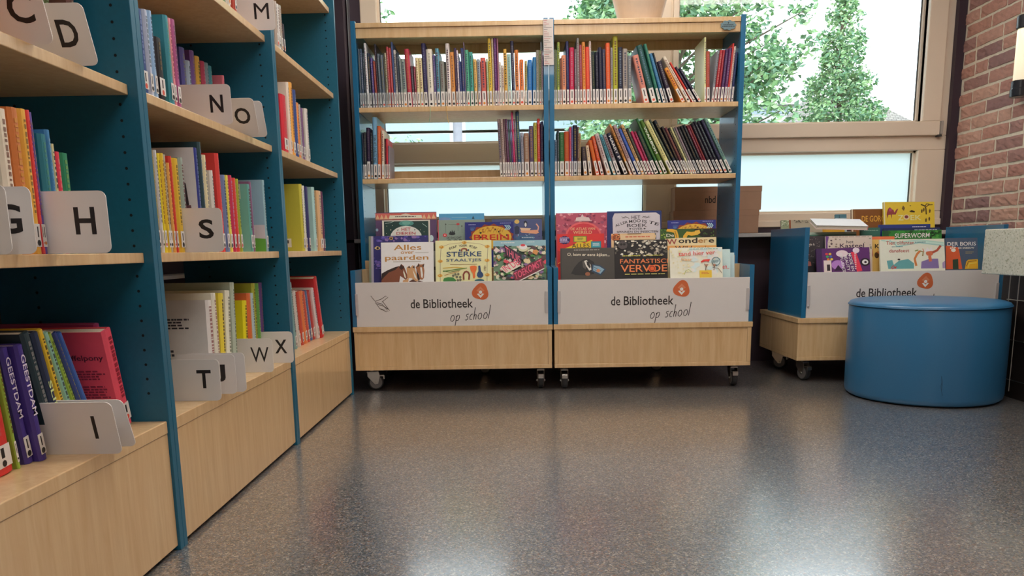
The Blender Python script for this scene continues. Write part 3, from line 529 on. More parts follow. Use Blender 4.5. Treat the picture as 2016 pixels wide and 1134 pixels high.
def sign_board(t, x0, x1, z0, z1, y, dx, full=True):
    fb = MB().box(x0, y, z0, x1, y+.006, z1, WHITE).build('front_board', t, bevel=.001)
    # lettering laid out in centimetres from the top-left corner of the board
    a = Art(0, 0, (x1-x0)*100, x1-x0, z1-z0); ox = dx
    a.text('de', ox, 8.0, ox+4.3, 12.2, LETTER_DK, .012).text('Bibliotheek', ox+5.9, 8.0, ox+29.0, 12.2, LETTER_DK, .012)
    l_ = a.mb.build('lettering', fb); l_.location = (x0, y, z0)
    a = Art(0, 0, (x1-x0)*100, x1-x0, z1-z0)
    hx, hy = ox+18.0, 18.6
    for wd_ in ('op', 'school'):
        a = Art(0, 0, (x1-x0)*100, x1-x0, z1-z0)
        hx, hy = handwriting(a, wd_, hx, hy, 3.0, .07, LETTER_DK, .34); hx += 2.1; hy -= .15
        l_ = a.mb.build('handwritten_word', fb); l_.location = (x0, y, z0)
    b = Art(0, 0, (x1-x0)*100, x1-x0, z1-z0); cx, cy = ox+32.6, 4.0+1.0
    pts = []
    for i in range(30):
        q = 2*PI*i/30; r_ = 3.75*(1+.10*math.cos(3*(q-.75))); pts.append((cx+r_*math.cos(q), cy+r_*math.sin(q)))
    b.poly(pts, 'c4643a')
    b.poly([(cx-1.9, cy-.6), (cx, cy-2.5), (cx+1.9, cy-.6), (cx+1.1, cy-.1), (cx, cy-1.2), (cx-1.1, cy-.1)], 'cc8260')
    b.ell(cx, cy+.1, .78, .78, 'e8dcd4')
    b.poly([(cx-1.7, cy+.9), (cx, cy+2.8), (cx+1.7, cy+.9), (cx+.8, cy+.7), (cx, cy+1.6), (cx-.8, cy+.7)], 'e8dcd4')
    g_ = b.mb.build('logo', fb); g_.location = (x0, y-.0006, z0)
    for xx in (x0+.006, x1-.014): MB().box(xx-.008 if xx < x0+.1 else xx, y-.006, z0+.055, xx+.006 if xx < x0+.1 else xx+.014, y-.0008, z0+.155, METAL2).build('board_clip', t, bevel=.001)
    return fb
METAL2 = plain('pale_aluminium', (.62, .60, .60), .35, metal=.3)
def box_base(t, x0, x1, y0, y1):
    w = .018
    MB().box(x0, y0, .292, x1, y1, .316, WOOD).build('base_top', t, bevel=.0015)
    MB().box(x0+.004, y0+.004, .110, x1-.004, y1-.004, .128, WOOD).build('base_bottom', t, bevel=.0015)
    MB().box(x0+.004, y0+.004, .1282, x0+.004+w, y1-.004, .2918, WOOD).build('base_side', t, bevel=.0015)
    MB().box(x1-.004-w, y0+.004, .1282, x1-.004, y1-.004, .2918, WOOD).build('base_side', t, bevel=.0015)
    MB().box(x0+.0225, y0+.007, .1285, x1-.0225, y0+.022, .2915, WOOD).build('base_front', t)
    MB().box(x0+.0225, y1-.022, .1285, x1-.0225, y1-.007, .2915, WOOD).build('base_back', t)
def trolley(x0, x1, label, dx, turned):
    t = empty('book_trolley', (0, 0, 0), label=label, cat='book trolley', group='shelved book trolleys')
    y0, y1 = 3.58, 4.22; w = .022
    box_base(t, x0, x1, y0, y1)
    for s, xa in ((1, x0+.001), (-1, x1-.001-w)):
        mb = MB().prism([(y0+.004, .3162), (y0+.004, .578), (3.862, .580), (3.862, 1.735), (y1-.01, 1.735), (y1-.01, .3162)], 'x', xa, xa+w, BLUE)
        xi = xa+w+.0004 if s == 1 else xa-.0004
        peg_holes(mb, xi, 1 if s == 1 else -1, 3.90, .70, 1.66); peg_holes(mb, xi, 1 if s == 1 else -1, 4.16, .70, 1.66)
        mb.build('side_panel', t, bevel=.001)
    a, b = x0+w+.0015, x1-w-.0015
    # header box: top board, front fascia, rear fascia
    MB().box(a, 3.866, 1.705, b, 4.205, 1.727, WOOD).build('top_board', t, bevel=.0015)
    MB().box(a, 3.872, 1.660, b, 3.888, 1.7048, WOOD).build('front_fascia', t, bevel=.0015)
    MB().box(a, 4.188, 1.660, b, 4.204, 1.7048, WOOD).build('rear_fascia', t, bevel=.0015)
    for z in (1.345, 1.012):
        MB().box(a, 3.866, z-.0225, b, 4.203, z, WOOD).build('shelf', t, bevel=.0015)
        MB().box(a, 4.188, z+.0003, b, 4.203, z+.066, WOOD).build('back_rail', t, bevel=.0015)
    for yy in (3.745, 3.835): MB().box(a, yy, .3163, b, yy+.012, .58 if yy < 3.8 else .62, WOOD).build('divider', t, bevel=.001)
    MB().box(a, 4.18, .3163, b, 4.194, .60, WOOD).build('rear_board', t)
    sign_board(t, x0+.021, x1-.021, .3165, .522, y0+.003, dx)
    for (cx, cy, an) in ((x0+.055, 3.69, turned), (x1-.055, 3.705, 0), (x0+.06, 4.15, .4), (x1-.36, 4.15, 1.2)): caster(t, cx, cy, an)
    return t
XA0, XA1, XC0, XC1 = -.768, .1665, .1705, 1.098
TA = trolley(XA0, XA1, 'left of two tall wheeled book trolleys, beside the long teal wall bookcases', 25.4, 1.75)
TB = trolley(XC0, XC1, 'right of two tall wheeled book trolleys, wearing a small grey cloud sticker', 24.6, 0)
# pencil scribble on the left board, label strip and cloud sticker
sb = [o for o in TA.children if o.name.startswith('front_board')][0]
a = Art(0, 0, 90, .90, .205)
for i, p in enumerate(([(7,6),(9,8.6),(12,7.5),(14,6.2),(15,6.8),(12,9)], [(9,9),(11,12),(14,13.5),(15.5,13),(12.5,8.8)], [(10,10),(13,11),(15,12.4)], [(9.5,9.2),(12,9.8),(14.6,12.9),(11.4,12.1)])): a.line(p, .25, '4a4038')
o = a.mb.build('pencil_scribble', sb); o.location = (XA0+.021, 3.583, .3165)
lt = empty('text_strip', (.1685, 3.8545, 1.521), label='narrow paper strip of closely printed lines taped over the blue centre post', cat='paper strip')
MB().box(-.0235, 0, 0, .0235, .0008, .205, plain('paper', (.72, .66, .62), .7)).build('paper', lt)
a = Art(0, 0, 47, .047, .205); rg = random.Random(3)
for r_ in range(25): a.bars(3, 5+r_*8, 12+rg.random()*32, 8.5+r_*8, rg.choice(['302c30', '302c30', 'a83c40']), 1, r_)
o = a.mb.build('printed_lines', lt); o.location = (-.0235, -.0002, 0)
lt.rotation_euler = (0, R(-.8), 0)
cs = empty('cloud_sticker', (1.015, 3.871, 1.688), label='small grey-blue cloud shaped sticker near the right end of the top fascia', cat='sticker')
cpts = [(.036*math.cos(2*PI*i/48)*(1+.07*math.cos(9*2*PI*i/48)), .021*math.sin(2*PI*i/48)*(1+.10*math.cos(9*2*PI*i/48))) for i in range(48)]
MB().prism(cpts, 'y', -.0065, -.005, plain('sticker_grey_blue', lin('6c8890'), .4)).build('sticker', cs)
a = Art(-36, -22, 72, .072, .044); a.bars(-24, -3, 24, 1.5, '18202c', 1, 1).bars(-30, 4, 30, 9, '18202c', 1, 5).ell(0, -10, 2.5, 3.5, '18202c')
o = a.mb.build('printed_lines', cs); o.location = (-.036, -.0068, -.022)

def trolley_row(key, where, group, extra={}):
    items = []; L = ROWS[key]; z = 1.3452 if key[1] == 'T' else 1.0122
    rg = random.Random(hash(key[0])+1 if False else ord(key[0])*3+ord(key[1]))
    for (px, w, h, lean, c) in L:
        h = min(h, (1.658 - z - .003)) if key[1] == 'T' else min(h, 1.322-z-.003)
        d = max(.14, min(.26, h*rg.uniform(.66, .78))); yy = 3.888 + rg.uniform(0, .006)
        items.append(dict(t=w, h=h, lean=lean, c=c, d=d, loc=(px, yy, z), rz=0))
    for i, it in enumerate(items):
        w_ = LABEL
        if key == 'AT' and i < 14: w_ = LABELB
        if lum(it['c']) < 40 and i % 3 == 0: w_ = LABELB
        it['kw'] = {} if i in extra and 'sticker' in extra[i] else dict(sticker=w_, lab=(.004, .071))
    shelf_row(items, None, where, 'from left', group, extra)

# ------------------------------------------------------------------ wall bookcases on the left (facing +x)
def bookcase(y0, y1, label, top=2.07):
    t = empty('bookcase', (0, 0, 0), label=label, cat='bookcase', group='teal wall bookcases')
    XF, XBK = -.775, -1.12; w = .0185
    for s, ya in ((1, y0), (-1, y1-w)):
        mb = MB().box(XBK, ya, 0, XF, ya+w, top, TEAL)
        yi = ya+w+.0004 if s == 1 else ya-.0004
        for xx in (-.814, -1.034):
            z = .365
            while z < 2.0:
                mb.add([(xx+.0032*math.cos(i*PI/4), yi, z+.0032*math.sin(i*PI/4)) for i in range(8)], [tuple(range(8))[::-s]], HOLE); z += .032
        mb.build('side_panel', t, bevel=.001)
    a, b = y0+w+.001, y1-w-.001
    MB().box(XBK+.002, a, .274, XF-.004, b, .302, WOOD).build('base_top', t, bevel=.002)
    MB().box(XF-.024, a, .012, XF-.006, b, .2735, WOOD).build('base_front', t)
    MB().box(XBK+.01, a, .012, XBK+.028, b, .2735, WOOD).build('base_back', t)
    for z in (.670, 1.012, 1.352, 1.705, 2.05):
        MB().box(-1.105, a, z-.021, -.795, b, z, WOOD).build('shelf', t, bevel=.0015)
    return t
bookcase(.735, 1.6815, 'nearest teal wall bookcase at the left edge, holding the C, D, G and H cards')
bookcase(1.6825, 2.6335, 'middle teal wall bookcase, holding the M, N, O, S, T and W cards')
bookcase(2.6345, 3.575, 'farthest teal wall bookcase, next to the wheeled trolley and without letter cards', 2.07)

def wall_row(key, z, where, group, extra={}):
    items = []; rg = random.Random(len(key)+int(z*100))
    for q in ROWS[key]:
        if len(q) == 7: p, t, h, lean, d, c, x = q
        else: p, t, h, lean, d, c = q; x = -.803 - rg.uniform(0, .004)
        d = min(d, 1.115 + x)
        items.append(dict(t=t, h=min(h, .325), lean=lean, c=c, d=d, loc=(x, p, z+.0002), rz=PI/2,
            kw=dict(sticker=LABEL, lab=(.012, .050))))
    for i in extra:
        items[i]['kw'] = {k: v for k, v in items[i]['kw'].items() if k not in extra[i]}
    shelf_row(items, None, where, 'going back', group, extra)

# ------------------------------------------------------------------ letter cards
def card(letter, y, xr, z, lean=0, label='', w=.15, h=.105):
    t = empty('letter_card', (xr, y, z+.0004), rot=(0, 0, 0), label=label, cat='letter card', group='alphabet divider cards')
    t.rotation_euler = (R(lean), 0, 0)
    r = .012; pts = [(-w, 0)]
    for (cx, cz, a0) in ((-r, r, -90), (-r, h-r, 0)):
        for i in range(6): a_ = R(a0 + i*18); pts.append((cx+r*math.cos(a_), cz+r*math.sin(a_)))
    pts.append((-w, h))
    MB().prism(pts, 'y', -.0008, .0008, CARD).build('card', t)
    if letter:
        g, f = glyphs(letter, 0. if letter in 'MW' else .020); ch = .046; cw = {'M':.046,'W':.056,'I':.0065,'J':.026,'T':.036,'C':.042,'G':.044,'O':.046,'X':.040}.get(letter, .036)
        x0 = -.040 - cw/2; z0 = .032
        MB().add([(x0+cw*p, -.0011, z0+ch*q) for p, q in g], f, BLACK).build('letter', t)
    return t

# ------------------------------------------------------------------ picture books shown by their covers
def cover_book(name_label, x, z, w, ytop, col, artf=None, tilt=12., th=.012, zb=.3168, roll=0., group=None, cols2=None, yaw=0., name='picture_book'):
    """x,z: top-left corner in the room; stands on zb and leans back"""
    h = (z - zb)/math.cos(R(tilt)) if roll == 0 else (z-zb)/math.cos(R(tilt))
    yb = ytop - h*math.sin(R(tilt))
    t = empty(name, (x, yb, zb+.0003), label=name_label, cat='book', group=group)
    t.rotation_euler = (Matrix.Rotation(R(yaw), 4, 'Z') @ Matrix.Rotation(-R(tilt), 4, 'X') @ Matrix.Rotation(R(roll), 4, 'Y')).to_euler()
    m = ink(col, .30)
    MB().box(0, 0, 0, w, .0022, h, m).box(0, th-.0022, 0, w, th, h, m).box(0, .0022, 0, .0022, th-.0022, h, m).build('cover', t, bevel=.0006)
    MB().box(.0024, .0023, .002, w-.003, th-.0023, h-.003, PAGES).build('pages', t)
    if artf:
        a = artf(w, h); o_ = a.mb.build('cover_print', t)
    return t

GR_A = 'picture books in the left trolley'; GR_B = 'picture books in the right trolley'; GR_C = 'picture books in the low trolley'
S = 4.917
def A_(ox, oy, W):
    def deco(fn):
        def f(w, h):
            a = Art(ox, oy, W, w, h); fn(a); return a
        return f
    return deco
@A_(297, 425, 503)
def paarden(a):
    a.rect(297, 425, 800, 1400, 'f0e8da')
    a.text('Alles', 420, 448, 685, 500, 'b07c34', .03).text('over', 487, 513, 613, 537, 'b07c34', .03).text('paarden', 335, 548, 752, 610, 'b07c34', .03)
    a.rect(625, 524, 755, 527, '8a8478').rect(412, 609, 680, 613, '8a7c68')
    a.poly([(262,770),(300,722),(360,690),(430,662),(478,652),(490,632),(508,648),(522,670),(545,735),(548,770),(530,785),(505,765),(478,748),(470,800),(462,900),(262,900)], '7a4630')
    a.poly([(300,722),(360,690),(430,662),(470,652),(430,690),(370,712),(320,760),(290,790),(262,790)], '2c1c18')
    a.poly([(468,668),(488,634),(500,655),(515,650),(520,672),(490,690)], '3a2420').poly([(512,690),(528,735),(536,775),(520,760),(508,715)], 'e8d8c8')
    a.poly([(540,670),(566,650),(578,668),(600,645),(618,660),(625,700),(650,760),(655,790),(640,803),(615,800),(590,770),(560,770),(545,900),(480,900),(505,790),(548,775)], 'c09468')
    a.poly([(552,668),(568,650),(578,675)], '4a3424').poly([(598,668),(616,648),(620,678)], '4a3424').poly([(600,690),(632,755),(640,790),(615,760)], 'e8dccc')
    a.poly([(628,665),(645,650),(656,628),(668,640),(690,640),(712,632),(706,662),(712,700),(706,770),(690,788),(668,780),(660,740),(640,700)], '9a6440')
    a.poly([(640,668),(656,628),(666,655)], '38241c').poly([(690,655),(712,634),(706,668)], '38241c').poly([(672,668),(688,668),(698,740),(692,775),(680,760)], 'ece0d4').poly([(636,690),(660,745),(668,782),(655,800),(640,760)], '2c1c1a')
    a.poly([(565,800),(600,782),(640,806),(660,795),(715,812),(715,900),(560,900)], '4c2c22')
@A_(820, 412, 545)
def sterke(a):
    a.rect(820, 412, 1365, 1400, 'f0d6a4')
    for x in (866, 1322): a.line([(x+10, 475), (x, 610), (x-2, 750), (x-4, 950)], 4, '7a6a58')
    a.line([(880,475),(950,448),(1100,432),(1250,448),(1325,475)], 3, '9a8468')
    for x, y in ((880,475),(866,612),(862,752),(1102,434),(1325,475),(1322,610),(1322,750)): a.ell(x, y, 26, 14, 'e0b060').ell(x, y, 15, 15, 'c48820').ell(x-4, y-4, 5, 5, 'f0d890')
    w1 = [('STAP', (958,503),(1032,478),(952,482)), ('VOOR', (1050,475),(1130,472),(1048,455)), ('STAP', (1150,476),(1222,500),(1156,456))]
    for s_, p, q, r in w1: a.textq(s_, p, q, r, '3a3030')
    a.text('STERKE', 928, 522, 1268, 570, '24446c', .02).text('STAALTJES', 925, 590, 1265, 626, '2c4c70', .01).rect(962, 644, 1225, 648, '8a5838')
    a.line([(1075,518),(1078,497),(1100,492),(1122,497),(1124,518)], 13, '8a3820').ell(1058, 508, 9, 9, '24446c').ell(1140, 508, 9, 9, '24446c')
    a.line([(890,680),(1000,672),(1120,684)], 7, 'c8a840').line([(890,712),(1010,695),(1125,682)], 8, '4c7a34').line([(895,705),(960,720),(1060,700)], 6, '3c6428').line([(905,750),(985,728),(1050,715)], 5, 'b07c3c')
    a.line([(1092,795),(1090,745),(1102,722),(1120,716),(1138,724),(1148,748),(1142,797)], 17, '7c3c2c')
    a.poly([(1152,668),(1172,660),(1205,660),(1222,670),(1218,700),(1205,730),(1206,770),(1196,785),(1182,780),(1180,735),(1160,705)], 'e06c30')
    a.poly([(1235,662),(1255,660),(1262,715),(1282,740),(1284,762),(1262,780),(1235,775),(1220,758),(1224,735),(1236,715)], '22406c')
    for x, y in ((990,755),(1012,742),(1040,740),(1026,768),(1058,770),(1060,795),(1035,800)): a.ell(x, y, 12, 12, '6c6c58')
    a.poly([(892,800),(900,778),(940,768),(990,772),(1020,800),(1000,830),(900,830)], '3c7c40').ell(1245, 810, 48, 20, '2c6470').bars(1292, 662, 1313, 715, '8a7c68', 4, 2)
@A_(1370, 412, 520)
def thuis(a):
    a.rect(1370, 412, 1890, 1400, '6c8c70').rect(1370, 412, 1890, 470, '88b0bc').bars(1445, 432, 1580, 442, 'e8f0f0', 1, 2).bars(1700, 428, 1780, 438, 'e8f0f0', 1, 8)
    a.blobs(1372, 470, 1888, 800, ['d8c8a0', '3c3438', 'c84858', '4c8c4c', '8c6c9c', 'e0d4b8', '38505c', 'c88c50', 'e0c8c0', '284838', 'b8c4b0', '5c4448'], 260, 10, 32, 11)
    a.ell(1665, 500, 46, 30, 'c8c8a8').ell(1665, 482, 40, 25, 'e8e4d8').ell(1663, 466, 24, 12, 'd04850')
    a.poly([(1478,455),(1650,560),(1646,668),(1490,560)], '3a2438').textq('THUIS', (1494,550), (1640,655), (1488,472), 'ec6880', .03)
    a.poly([(1432,690),(1590,618),(1640,668),(1500,740)], 'd8ccc0').textq('IN DE', (1492,728), (1632,654), (1448,676), 'e05070', .03)
    a.poly([(1560,735),(1850,588),(1870,690),(1585,835)], '702838').textq('TOEKOMST', (1586,806), (1858,668), (1568,742), 'f05878', .03).line([(1590,832),(1872,696)], 9, 'e8dcd0')
@A_(310, 205, 462)
def dieren(a):
    a.rect(310, 205, 772, 900, 'd4d0c4').rect(328, 215, 758, 900, '1e3c38').ell(545, 236, 72, 26, '4c8c84').ell(545, 232, 40, 18, '6ca89c').ell(540, 372, 154, 112, 'dcd8d0')
    a.line([(340,235),(390,228),(425,215)], 4, 'b0c4bc').line([(700,240),(730,262),(745,275)], 4, 'b0c4bc').poly([(388,290),(400,296),(390,304)], 'd0c8b0').poly([(620,292),(634,300),(622,306)], '2c4c40').poly([(450,300),(470,292),(462,306)], '2c4c40')
    for x, y in ((355,260),(410,255),(680,300),(715,320),(350,330)): a.ell(x, y, 3, 3, 'd8d0b8')
    a.text('HET', 497, 278, 585, 308, 'b03038', .02).text('DIEREN', 447, 318, 632, 345, 'b03038', .02).rect(440, 353, 640, 376, 'c88c80')
@A_(258, 133, 578)
def circus(a):
    a.rect(258, 133, 836, 900, '5c4468').rect(258, 140, 836, 200, 'c8685c')
    for i in range(7):
        x = 258+i*40 if i < 4 else 700+(i-4)*45; a.poly([(x,196),(x+20,152),(x+40,196)], 'e8b088')
    a.poly([(395,160),(695,160),(702,192),(388,192)], 'e4d4c0').bars(445, 170, 640, 182, '3c2c30', 1, 4).poly([(495,158),(545,144),(595,158)], 'e4c8b8').ell(785, 380, 20, 30, 'c0d4dc').ell(270, 295, 12, 14, '98b4c8').rect(258, 198, 836, 206, '8a5450')
@A_(848, 205, 455)
def dedag(a):
    a.rect(848, 205, 1303, 900, '84968c').rect(848, 205, 856, 900, 'c83c50')
    for x, y, y2 in ((925,245,330),(1043,245,310),(1080,265,330)): a.rect(x-1, y, x+1, y2, '38403c').ell(x, y, 6, 6, '38403c')
    a.rect(950, 246, 1040, 249, '5c6c60').ell(1043, 246, 16, 10, 'b83c40').ell(915, 350, 20, 17, 'c83440').ell(915, 350, 8, 6, 'e8c0b8').ell(985, 338, 32, 13, '242a2c')
    a.poly([(958,330),(968,310),(980,325),(985,298),(995,325),(1008,305),(1012,335)], '20262a').text('DE DAG DAT', 933, 366, 1075, 385, '181c1c', .03).text('OOR', 930, 392, 1092, 440, '181c1c', .03)
@A_(1105, 230, 470)
def brein(a):
    a.rect(1105, 230, 1575, 900, '28307c').bars(1140, 250, 1210, 262, 'a0a8d0', 1, 3).bars(1445, 240, 1550, 250, 'a0a8d0', 1, 5).ell(1180, 285, 28, 14, '3c5088').ell(1175, 300, 18, 12, '4868a0')
    n = 30; a.poly([(1362+(205+(14 if i % 2 else -6))*math.cos(2*PI*i/n), 375+(118+(12 if i % 2 else -6))*math.sin(2*PI*i/n)) for i in range(n)], '8c3c28')
    a.ell(1362, 375, 192, 108, 'dcb044')
    rg_ = random.Random(4)
    for i in range(14):
        q = PI + PI*i/13; x, y = 1362+rg_.uniform(90, 165)*math.cos(q), 375+rg_.uniform(55, 95)*math.sin(q); a.ell(x, y, 11, 9, rg_.choice(['2c2820', '7c3020', 'b4782c', '44301c']))
    for i in range(9): x = 1240+i*28; a.line([(x, 330), (x+10, 300), (x+24, 292)], 5, 'b87c2c')
    for k in range(3): a.line([(1490+k*18, 262), (1510+k*18, 285), (1490+k*18, 308)], 10, 'a8cce0')
    a.text('BREIN', 1190, 350, 1530, 402, 'c83428', .03)
@A_(1365, 207, 480)
def sea(a):
    a.rect(1365, 207, 1845, 900, '48527c').ell(1605, 232, 24, 20, 'd0b060').poly([(1580,285),(1605,268),(1628,285),(1625,350),(1585,350)], '2c3450').poly([(1670,232),(1690,222),(1705,240),(1700,285),(1675,285)], '1c2438').ell(1688, 262, 10, 20, 'e0dcd8')
    a.poly([(1632,290),(1740,296),(1725,318),(1645,316)], 'e0b898').poly([(1632,318),(1800,312),(1815,340),(1790,350),(1650,338)], 'd89c7c').line([(1790,255),(1812,285),(1805,320)], 12, 'd8a08c').rect(1588, 365, 1770, 405, '3c6488').bars(1650, 380, 1760, 392, 'b0bcc8', 1, 6)
    a.blobs(1585, 345, 1830, 400, ['6c5878', '38446c', '8098b0'], 12, 6, 12, 9)
@A_(842, 145, 450)
def boat(a):
    a.rect(842, 145, 1292, 900, '5aa4d0').poly([(1170,200),(1182,168),(1196,200)], '344c5c').rect(970, 182, 1120, 185, 'a8d0e4').poly([(842,185),(900,178),(960,190),(960,215),(842,215)], '7c9cc8')
@A_(150, 367, 600)
def owl(a):
    a.rect(150, 367, 750, 1200, '2c2a6c').rect(150, 367, 172, 1200, '7c8470').rect(172, 367, 196, 1200, 'a8a0b0').blobs(200, 370, 745, 425, ['5048a0', '8c70a8', '3c3878', '6c60b0'], 30, 10, 26, 3).ell(378, 392, 20, 18, 'b08c50').ell(378, 392, 9, 9, '2c2020').line([(340,372),(420,378),(450,400)], 5, '8c7cb0')
    a.poly([(205,490),(228,470),(262,478),(266,500),(235,508)], 'c8b078').ell(240, 490, 12, 12, '1c1818').blobs(200, 560, 290, 700, ['4c4490', '6c5cb0', '8468a8'], 22, 8, 20, 5)
@A_(297, 425, 60)
def filmstrip(a):
    a.rect(297, 425, 357, 1200, '2c2824')
    for i in range(7): a.rect(305, 470+i*108, 350, 560+i*108, ['8c8c84', '6c5c50', '4c3c30', '7c6c54', '9c8c74', '5c5048', '7c7468'][i])
@A_(85, 308, 465)
def atlas(a):
    a.rect(85, 308, 550, 1200, 'b4566c').blobs(86, 310, 548, 480, ['8c3c58', 'd08090', 'c86878', '7c3450', 'dc98a0', '98506c'], 70, 8, 22, 21)
    a.ell(334, 520, 166, 132, 'd86468').ell(334, 522, 150, 118, 'c83c48').poly([(262,378),(270,350),(310,345),(325,318),(340,345),(385,350),(398,378)], 'e4c4c4').line([(250,382),(410,382)], 5, 'e4b8bc')
    a.text('DE ATLAS VAN', 218, 440, 440, 463, 'e0b88c').text('WERELD', 240, 470, 412, 498, 'e0b88c').poly([(520,520),(535,440),(552,600),(505,600)], '9c3c54').blobs(515, 500, 548, 700, ['e0a8b0', 'a84c64'], 18, 6, 16, 2)
@A_(100, 490, 430)
def alles(a):
    a.rect(100, 490, 530, 1200, 'cc2c2c')
    n = 24; a.poly([(168+(54 if i % 2 else 46)*math.cos(2*PI*i/n), 546+(40 if i % 2 else 34)*math.sin(2*PI*i/n)) for i in range(n)], '241c58').bars(125, 522, 212, 572, 'c8b8d8', 4, 3)
    a.poly([(160,625),(250,590),(290,560),(350,575),(420,545),(432,640),(160,640)], 'f0b420').rect(248, 510, 370, 566, '5c7c38').rect(256, 517, 362, 560, 'c8b840').bars(285, 525, 340, 552, '3c5c28', 3, 1)
    a.text('ALLES', 232, 580, 395, 618, '3c3420', .01).rect(408, 560, 502, 620, '2c7484').rect(415, 568, 495, 614, '3c98a8').bars(425, 578, 488, 604, 'd0e4e8', 2, 1).poly([(100,640),(150,650),(150,800),(110,790)], 'b02424').line([(105,760),(150,735)], 6, 'e0a03c')
@A_(150, 622, 470)
def badger(a):
    a.rect(150, 622, 620, 1200, '3e3a35').rect(150, 622, 160, 1200, '2c2a28').bars(268, 637, 490, 644, 'c0b8a8', 1, 4).textq('O, kom er eens kijken...', (208, 697), (578, 706), (212, 662), 'd8d0bc', .005)
    a.poly([(240,845),(270,790),(310,745),(350,722),(400,720),(440,745),(455,790),(440,850),(380,862),(280,858)], '1c1a1a')
    a.poly([(355,735),(378,728),(412,770),(418,812),(400,822),(372,780)], 'd0ccc4').poly([(376,738),(398,745),(412,790),(402,800),(380,770)], '181414').poly([(340,740),(356,738),(374,790),(368,810),(345,790)], '4c4844')
    a.poly([(425,765),(495,775),(545,812),(500,866),(420,830)], '203c54').poly([(438,775),(488,785),(530,812),(496,850),(432,820)], '7c9cb0').line([(440,790),(500,825)], 4, '284c64').line([(445,812),(485,838)], 4, '284c64').ell(478, 822, 16, 15, 'c07c54').ell(385, 850, 22, 16, '8c5438')
@A_(553, 292, 480)
def mooiste(a):
    a.rect(553, 292, 1033, 1200, '26366c').poly([(600,350),(618,310),(985,308),(1018,330),(1030,600),(1030,1100),(612,1100)], 'c8c4cc')
    a.line([(680,340),(705,352),(730,345),(748,358)], 4, '3c3840').line([(690,355),(715,338),(740,352)], 4, '3c3840').line([(862,350),(890,340),(912,352),(932,345)], 4, '3c3840').line([(868,338),(895,355),(925,338)], 4, '3c3840')
    a.text('HET', 768, 332, 845, 360, '2c2a34', .01)
    for s_, p, q, r in (('AL', (628,432),(668,415),(622,410)), ('LER', (676,412),(738,396),(670,390)), ('MOO', (748,396),(850,390),(745,370)), ('IS', (862,392),(902,400),(866,368)), ('TE', (915,402),(1005,424),(926,378))): a.textq(s_, p, q, r, '24222c', .02)
    a.text('BOEK', 728, 404, 905, 432, '34323c', .005).text('OVER', 775, 439, 865, 456, '34323c').poly([(745,447),(757,440),(769,447),(757,454)], '34323c').poly([(872,447),(884,440),(896,447),(884,454)], '34323c').text('SPINNEN EN INSECTEN', 638, 464, 1005, 482, '24222c', .01)
@A_(600, 488, 390)
def tiger(a):
    a.rect(600, 488, 990, 1100, 'dcb88c').ell(640, 520, 42, 34, 'c06c3c').ell(635, 518, 22, 18, '8c4424').blobs(605, 490, 675, 545, ['d88c4c', '5c3420', 'e0b078'], 14, 5, 12, 4)
    a.poly([(676,502),(972,498),(976,540),(680,544)], 'e8bc94').bars(722, 512, 935, 530, 'c86c50', 1, 5).line([(980,490),(995,510),(985,540)], 12, '3c5c68').line([(740,492),(860,490)], 8, '78602c')
@A_(615, 545, 470)
def fantas(a):
    a.rect(615, 545, 1085, 1200, '1e1b1c').blobs(620, 550, 1080, 690, ['d8d0c0', '8c8478', 'b4ac9c', '5c5850', 'e4dccc'], 95, 6, 17, 31).ell(688, 590, 42, 36, '4c4444').ell(676, 584, 12, 10, '1c1818').ell(702, 584, 12, 10, '1c1818')
    a.bars(690, 682, 842, 694, 'b8b450', 1, 2).bars(885, 680, 1035, 692, 'b8b450', 1, 3).text('FANTASTISCH', 663, 714, 1120, 753, 'f07c4c', .03)
    a.text('VERVOER', 668, 766, 1150, 828, 'f07c4c', .03).ell(945, 800, 34, 30, 'e05c2c').ring(945, 800, 24, 6, '6c2818').bars(705, 844, 1060, 856, 'c8c070', 1, 5)
@A_(1020, 452, 505)
def wonder(a):
    a.rect(1020, 452, 1525, 1200, '385428').poly([(1320,452),(1525,452),(1525,535),(1400,530),(1350,500)], '1c1c1c').blobs(1025, 455, 1070, 540, ['4c7c34', '2c4c20', '88a040'], 14, 6, 16, 6).blobs(1380, 460, 1500, 530, ['3c5c28', '2c2c24', '5c7c34'], 14, 6, 16, 8)
    a.line([(1075,456),(1120,462),(1155,475),(1165,510),(1170,555),(1190,590),(1225,590),(1238,560),(1240,520),(1262,492),(1300,498),(1345,492),(1370,478)], 34, 'd8a838').line([(1150,470),(1165,520),(1175,570)], 7, '8c6420').poly([(1330,470),(1370,462),(1378,490),(1350,510),(1325,505)], 'd8b048')
    a.text('De', 1073, 495, 1142, 522, 'e8e0c8', .03).poly([(1060,540),(1180,532),(1520,530),(1522,1100),(1065,1100)], 'e0c8a0').textq('W', (1080,590), (1170,590), (1076,542), '98443c', .04)
    for ch, x0_, x1_, c_ in (('o',1182,1235,'24201c'),('n',1242,1292,'24201c'),('d',1300,1352,'24201c'),('e',1358,1402,'a8743c'),('r',1408,1444,'b08c5c'),('e',1452,1502,'24201c')): a.text(ch, x0_, 548 if ch != 'd' else 532, x1_, 580, c_, .03)
    a.rect(1075, 602, 1522, 640, 'd89c58').text('Wildernis', 1150, 606, 1460, 640, '3c2c20', .02)
